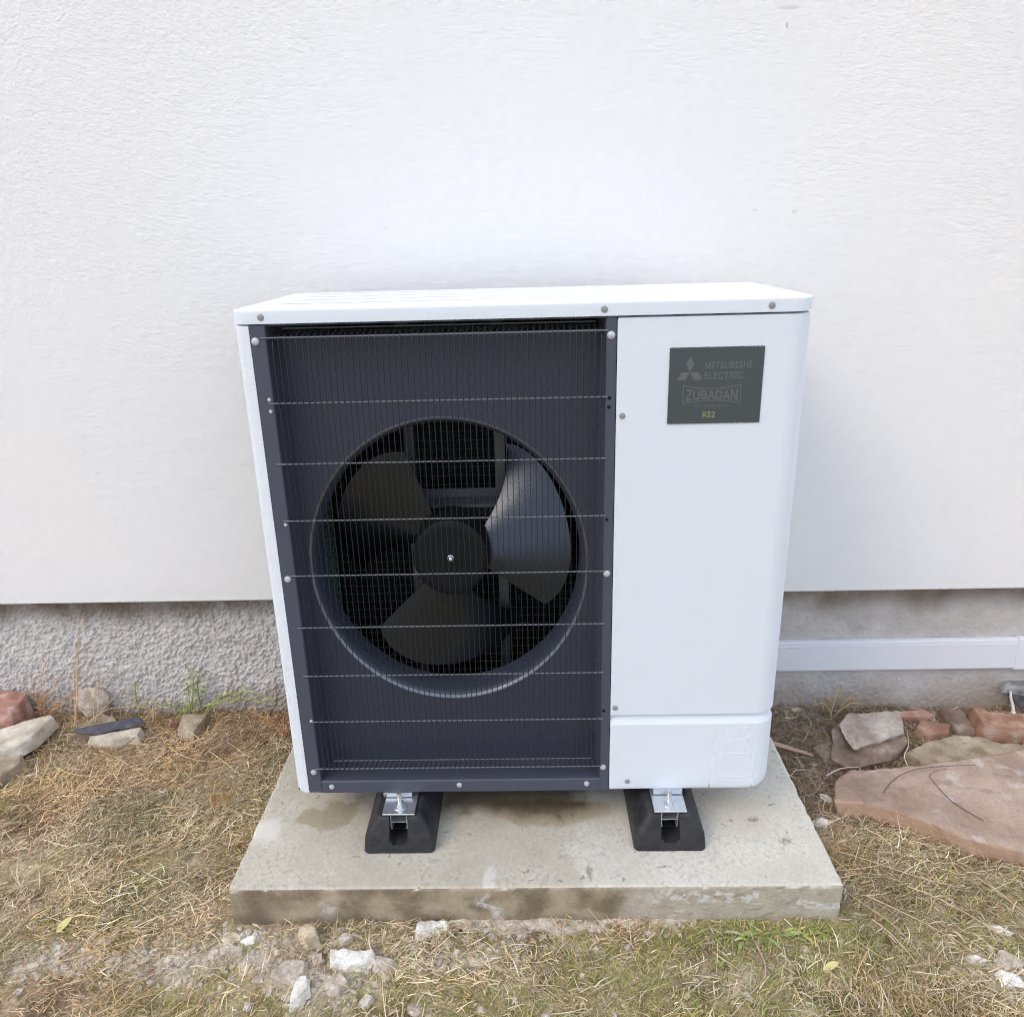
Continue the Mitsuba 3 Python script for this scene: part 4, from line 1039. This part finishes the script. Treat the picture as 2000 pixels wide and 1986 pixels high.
RED = np.array([(0.52, 0.29, 0.14), (0.60, 0.39, 0.21), (0.66, 0.48, 0.29), (0.38, 0.21, 0.11)])
dry_weed('tall thin dry weed with a brown seed head, highest plant at the left wall', (-1.342, 0.515, -0.075), [(-1.268, 0.55, 0.265), (-1.294, 0.55, 0.18), (-1.31, 0.54, 0.12)], 1, 46, 'straw_stem', RED)
dry_weed('bushy reddish dry weed beside the pinkish red brick', (-1.44, 0.55, -0.07), [(-1.40, 0.56, 0.13), (-1.45, 0.56, 0.10), (-1.36, 0.55, 0.07), (-1.49, 0.55, 0.06), (-1.41, 0.53, 0.03), (-1.33, 0.55, 0.02), (-1.37, 0.53, -0.01)], 2, 60, 'reddish_stem', RED)
dry_weed('dry weed arching over the rounded grey stone', (-1.30, 0.54, -0.075), [(-1.22, 0.55, 0.10), (-1.18, 0.55, 0.03), (-1.16, 0.54, -0.02), (-1.25, 0.55, 0.07)], 3, 42, 'straw_stem', RED)
dry_weed('low straw-coloured tuft by the plinth between stone and shard', (-1.12, 0.55, -0.08), [(-1.14, 0.56, 0.0), (-1.09, 0.56, -0.02), (-1.16, 0.55, -0.02)], 4, 26)
dry_weed('yellowish dry tuft under the duct right of the unit', (0.88, 0.555, -0.09), [(0.90, 0.565, -0.012), (0.94, 0.56, -0.03), (0.85, 0.56, -0.035), (0.96, 0.55, -0.05), (0.82, 0.55, -0.05)], 5, 60, 'straw_stem', np.vstack([RED, GREEN[:2]]))
dry_weed('orange-brown dead tuft behind the left edge of the slab', (-0.70, 0.46, -0.075), [(-0.72, 0.48, -0.02), (-0.68, 0.50, -0.01), (-0.76, 0.47, -0.03), (-0.80, 0.50, -0.02), (-0.66, 0.44, -0.03)], 6, 70, 'reddish_stem', RED)
dry_weed('ochre dead clump on the soil left of the slab', (-0.775, 0.165, -0.080), [(-0.78, 0.18, -0.045), (-0.80, 0.175, -0.05), (-0.76, 0.17, -0.05)], 8, 90, 'straw_stem', np.array([(0.50, 0.32, 0.13), (0.42, 0.26, 0.11), (0.56, 0.40, 0.20)]))

gw = thing('green_weed', 'green weed with long arching stems against the plinth left of the unit', 'weed')
S = []
for pts in ([(-1.02, 0.58, -0.08), (-1.0, 0.57, 0.0), (-0.985, 0.57, 0.090)], [(-0.99, 0.585, -0.08), (-0.985, 0.575, 0.02), (-0.965, 0.575, 0.075)], [(-1.02, 0.575, -0.08), (-1.012, 0.565, -0.02), (-1.008, 0.565, 0.035)],
            [(-0.985, 0.585, -0.085), (-0.92, 0.57, -0.01), (-0.844, 0.565, 0.009), (-0.79, 0.56, -0.002), (-0.748, 0.555, -0.025)], [(-0.98, 0.58, -0.085), (-0.93, 0.57, -0.03), (-0.86, 0.565, -0.012), (-0.78, 0.56, -0.03)],
            [(-1.18, 0.585, -0.08), (-1.178, 0.58, -0.02), (-1.168, 0.575, 0.045)], [(-1.02, 0.58, -0.085), (-1.07, 0.57, -0.04), (-1.10, 0.56, -0.03)]):
    obj('stem', stem(pts, 0.0023), 'green_stem', gw, smooth=True)
    P = np.array(pts)
    for _ in range(30):
        u = rng.uniform(0.15, 1) * (len(P) - 1)
        i = min(int(u), len(P) - 2)
        S.append(P[i] * (1 - u + i) + P[i + 1] * (u - i))
S = np.array(S)
n = len(S)
V, F, C = strands(S, rng.uniform(0, 6.283, n), rng.uniform(0.012, 0.045, n), rng.normal(0.3, 0.5, n), rng.normal(-0.6, 0.4, n), rng.uniform(0.0015, 0.0038, n), pick(GREEN, n) * 1.25, 3, rng.normal(0, 0.6, n), rng.normal(0, 0.5, n))
obj('leaves', trimesh.Trimesh(V, F, process=False), 'leaf_strand', gw, color=C.clip(0, 1), kind='stuff')


# leafy weeds along the slab foot: every leaf a piece
def leaf_mesh(base, az, ln, wd, el, curl, roll=0.0):
    k = 7
    P, e = [np.array(base, float)], el
    for _ in range(k - 1):
        P.append(P[-1] + ln / (k - 1) * np.array([math.cos(az) * math.cos(e), math.sin(az) * math.cos(e), math.sin(e)]))
        e += curl / k
    side = np.array([-math.sin(az) * math.cos(roll), math.cos(az) * math.cos(roll), math.sin(roll)])
    v, f = [], []
    for i, p in enumerate(P):
        s = i / (k - 1)
        w = wd * (math.sin(math.pi * min(s * 0.92 + 0.08, 1)) ** 0.8) / 2
        v += [p - side * w, p - [0, 0, 0.12 * w], p + side * w]
    for i in range(k - 1):
        a = 3 * i
        f += [(a, a + 1, a + 4), (a, a + 4, a + 3), (a + 1, a + 2, a + 5), (a + 1, a + 5, a + 4)]
    return trimesh.Trimesh(np.array(v), f, process=False)


scene['leaf_green'] = two(pr((0.27, 0.34, 0.11), 0.5, 0.4))
scene['leaf_pale'] = two(pr((0.45, 0.49, 0.27), 0.55, 0.35))
scene['leaf_yellow'] = two(pr((0.62, 0.56, 0.24), 0.6, 0.3))
scene['leaf_lime'] = two(pr((0.44, 0.46, 0.11), 0.5, 0.35))
for (x, y, nl, ls, mats, lb) in ((0.365, -0.215, 7, 0.045, ('leaf_green', 'leaf_pale'), 'leafy green weed at the slab foot right of its middle, leftmost of the weeds'), (0.425, -0.222, 9, 0.060, ('leaf_green', 'leaf_pale'), 'broad-leaved weed with drooping pale leaves, second from the left at the slab foot'),
                                 (0.485, -0.215, 7, 0.060, ('leaf_green', 'leaf_green'), 'dark green narrow-leaved weed at the slab foot, middle one of the row'), (0.545, -0.210, 9, 0.055, ('leaf_lime', 'leaf_green'), 'bright lime-green grassy weed at the slab foot near its right corner'),
                                 (0.60, -0.200, 9, 0.050, ('leaf_lime', 'leaf_green'), 'yellow-green weed at the right front corner of the slab'), (0.525, -0.275, 6, 0.036, ('leaf_pale', 'leaf_green'), 'small pale-leaved weed in the grass below the row at the slab foot'),
                                 (0.36, -0.268, 6, 0.030, ('leaf_green', 'leaf_green'), 'tiny green weed in front of the leftmost leafy weed'), (-0.665, 0.09, 7, 0.035, ('leaf_green', 'leaf_green'), 'green weed touching the left edge of the slab, halfway back'),
                                 (-0.575, -0.232, 8, 0.034, ('leaf_green', 'leaf_green'), 'bright green weed below the left front corner of the slab'), (-1.10, 0.22, 5, 0.03, ('leaf_lime', 'leaf_green'), 'small green sprout alone in the dead grass far left'), (-0.715, 0.30, 6, 0.035, ('leaf_green', 'leaf_pale'), 'green weed by the rear left part of the slab')):
    t = thing('leafy_weed', lb, 'weed')
    z = float(hz(x, y))
    for i in range(nl + 5):
        a = i / (nl + 5) * 6.283 + rng.normal(0, 0.6)
        l_ = ls * rng.uniform(0.35, 0.95)
        if y > SLAB[2] - 0.10 and -0.65 < x < 0.64 and math.sin(a) > 0.3 and y < SLAB[2]:
            l_ *= 0.45
        if x < SLAB[0] and math.cos(a) > 0.3:
            l_ *= 0.5
        obj('leaf', leaf_mesh((x + rng.normal(0, 0.012), y + rng.normal(0, 0.005), z + 0.001), a, l_, l_ * rng.uniform(0.10, 0.22), rng.uniform(0.25, 1.2), -rng.uniform(0.8, 2.2), rng.normal(0, 0.4)), mats[int(rng.random() < 0.35)], t, smooth=True)
obj('fallen_leaf', leaf_mesh((0.553, -0.296, float(hz(0.553, -0.29)) + 0.010), 0.45, 0.042, 0.013, 0.25, -0.7, 0.5), 'leaf_yellow', smooth=True, label='yellow-green fallen leaf right of the curved twig', cat='leaf')
obj('fallen_leaf', leaf_mesh((-0.985, -0.205, float(hz(-0.985, -0.205)) + 0.008), 1.15, 0.040, 0.015, 0.4, -0.6, 0.3), 'leaf_yellow', smooth=True, label='upright pale yellow leaf in the moss at the lower left', cat='leaf')

# things that exist only through their parts
for k in (fan, gr):
    labels.pop(k, None)
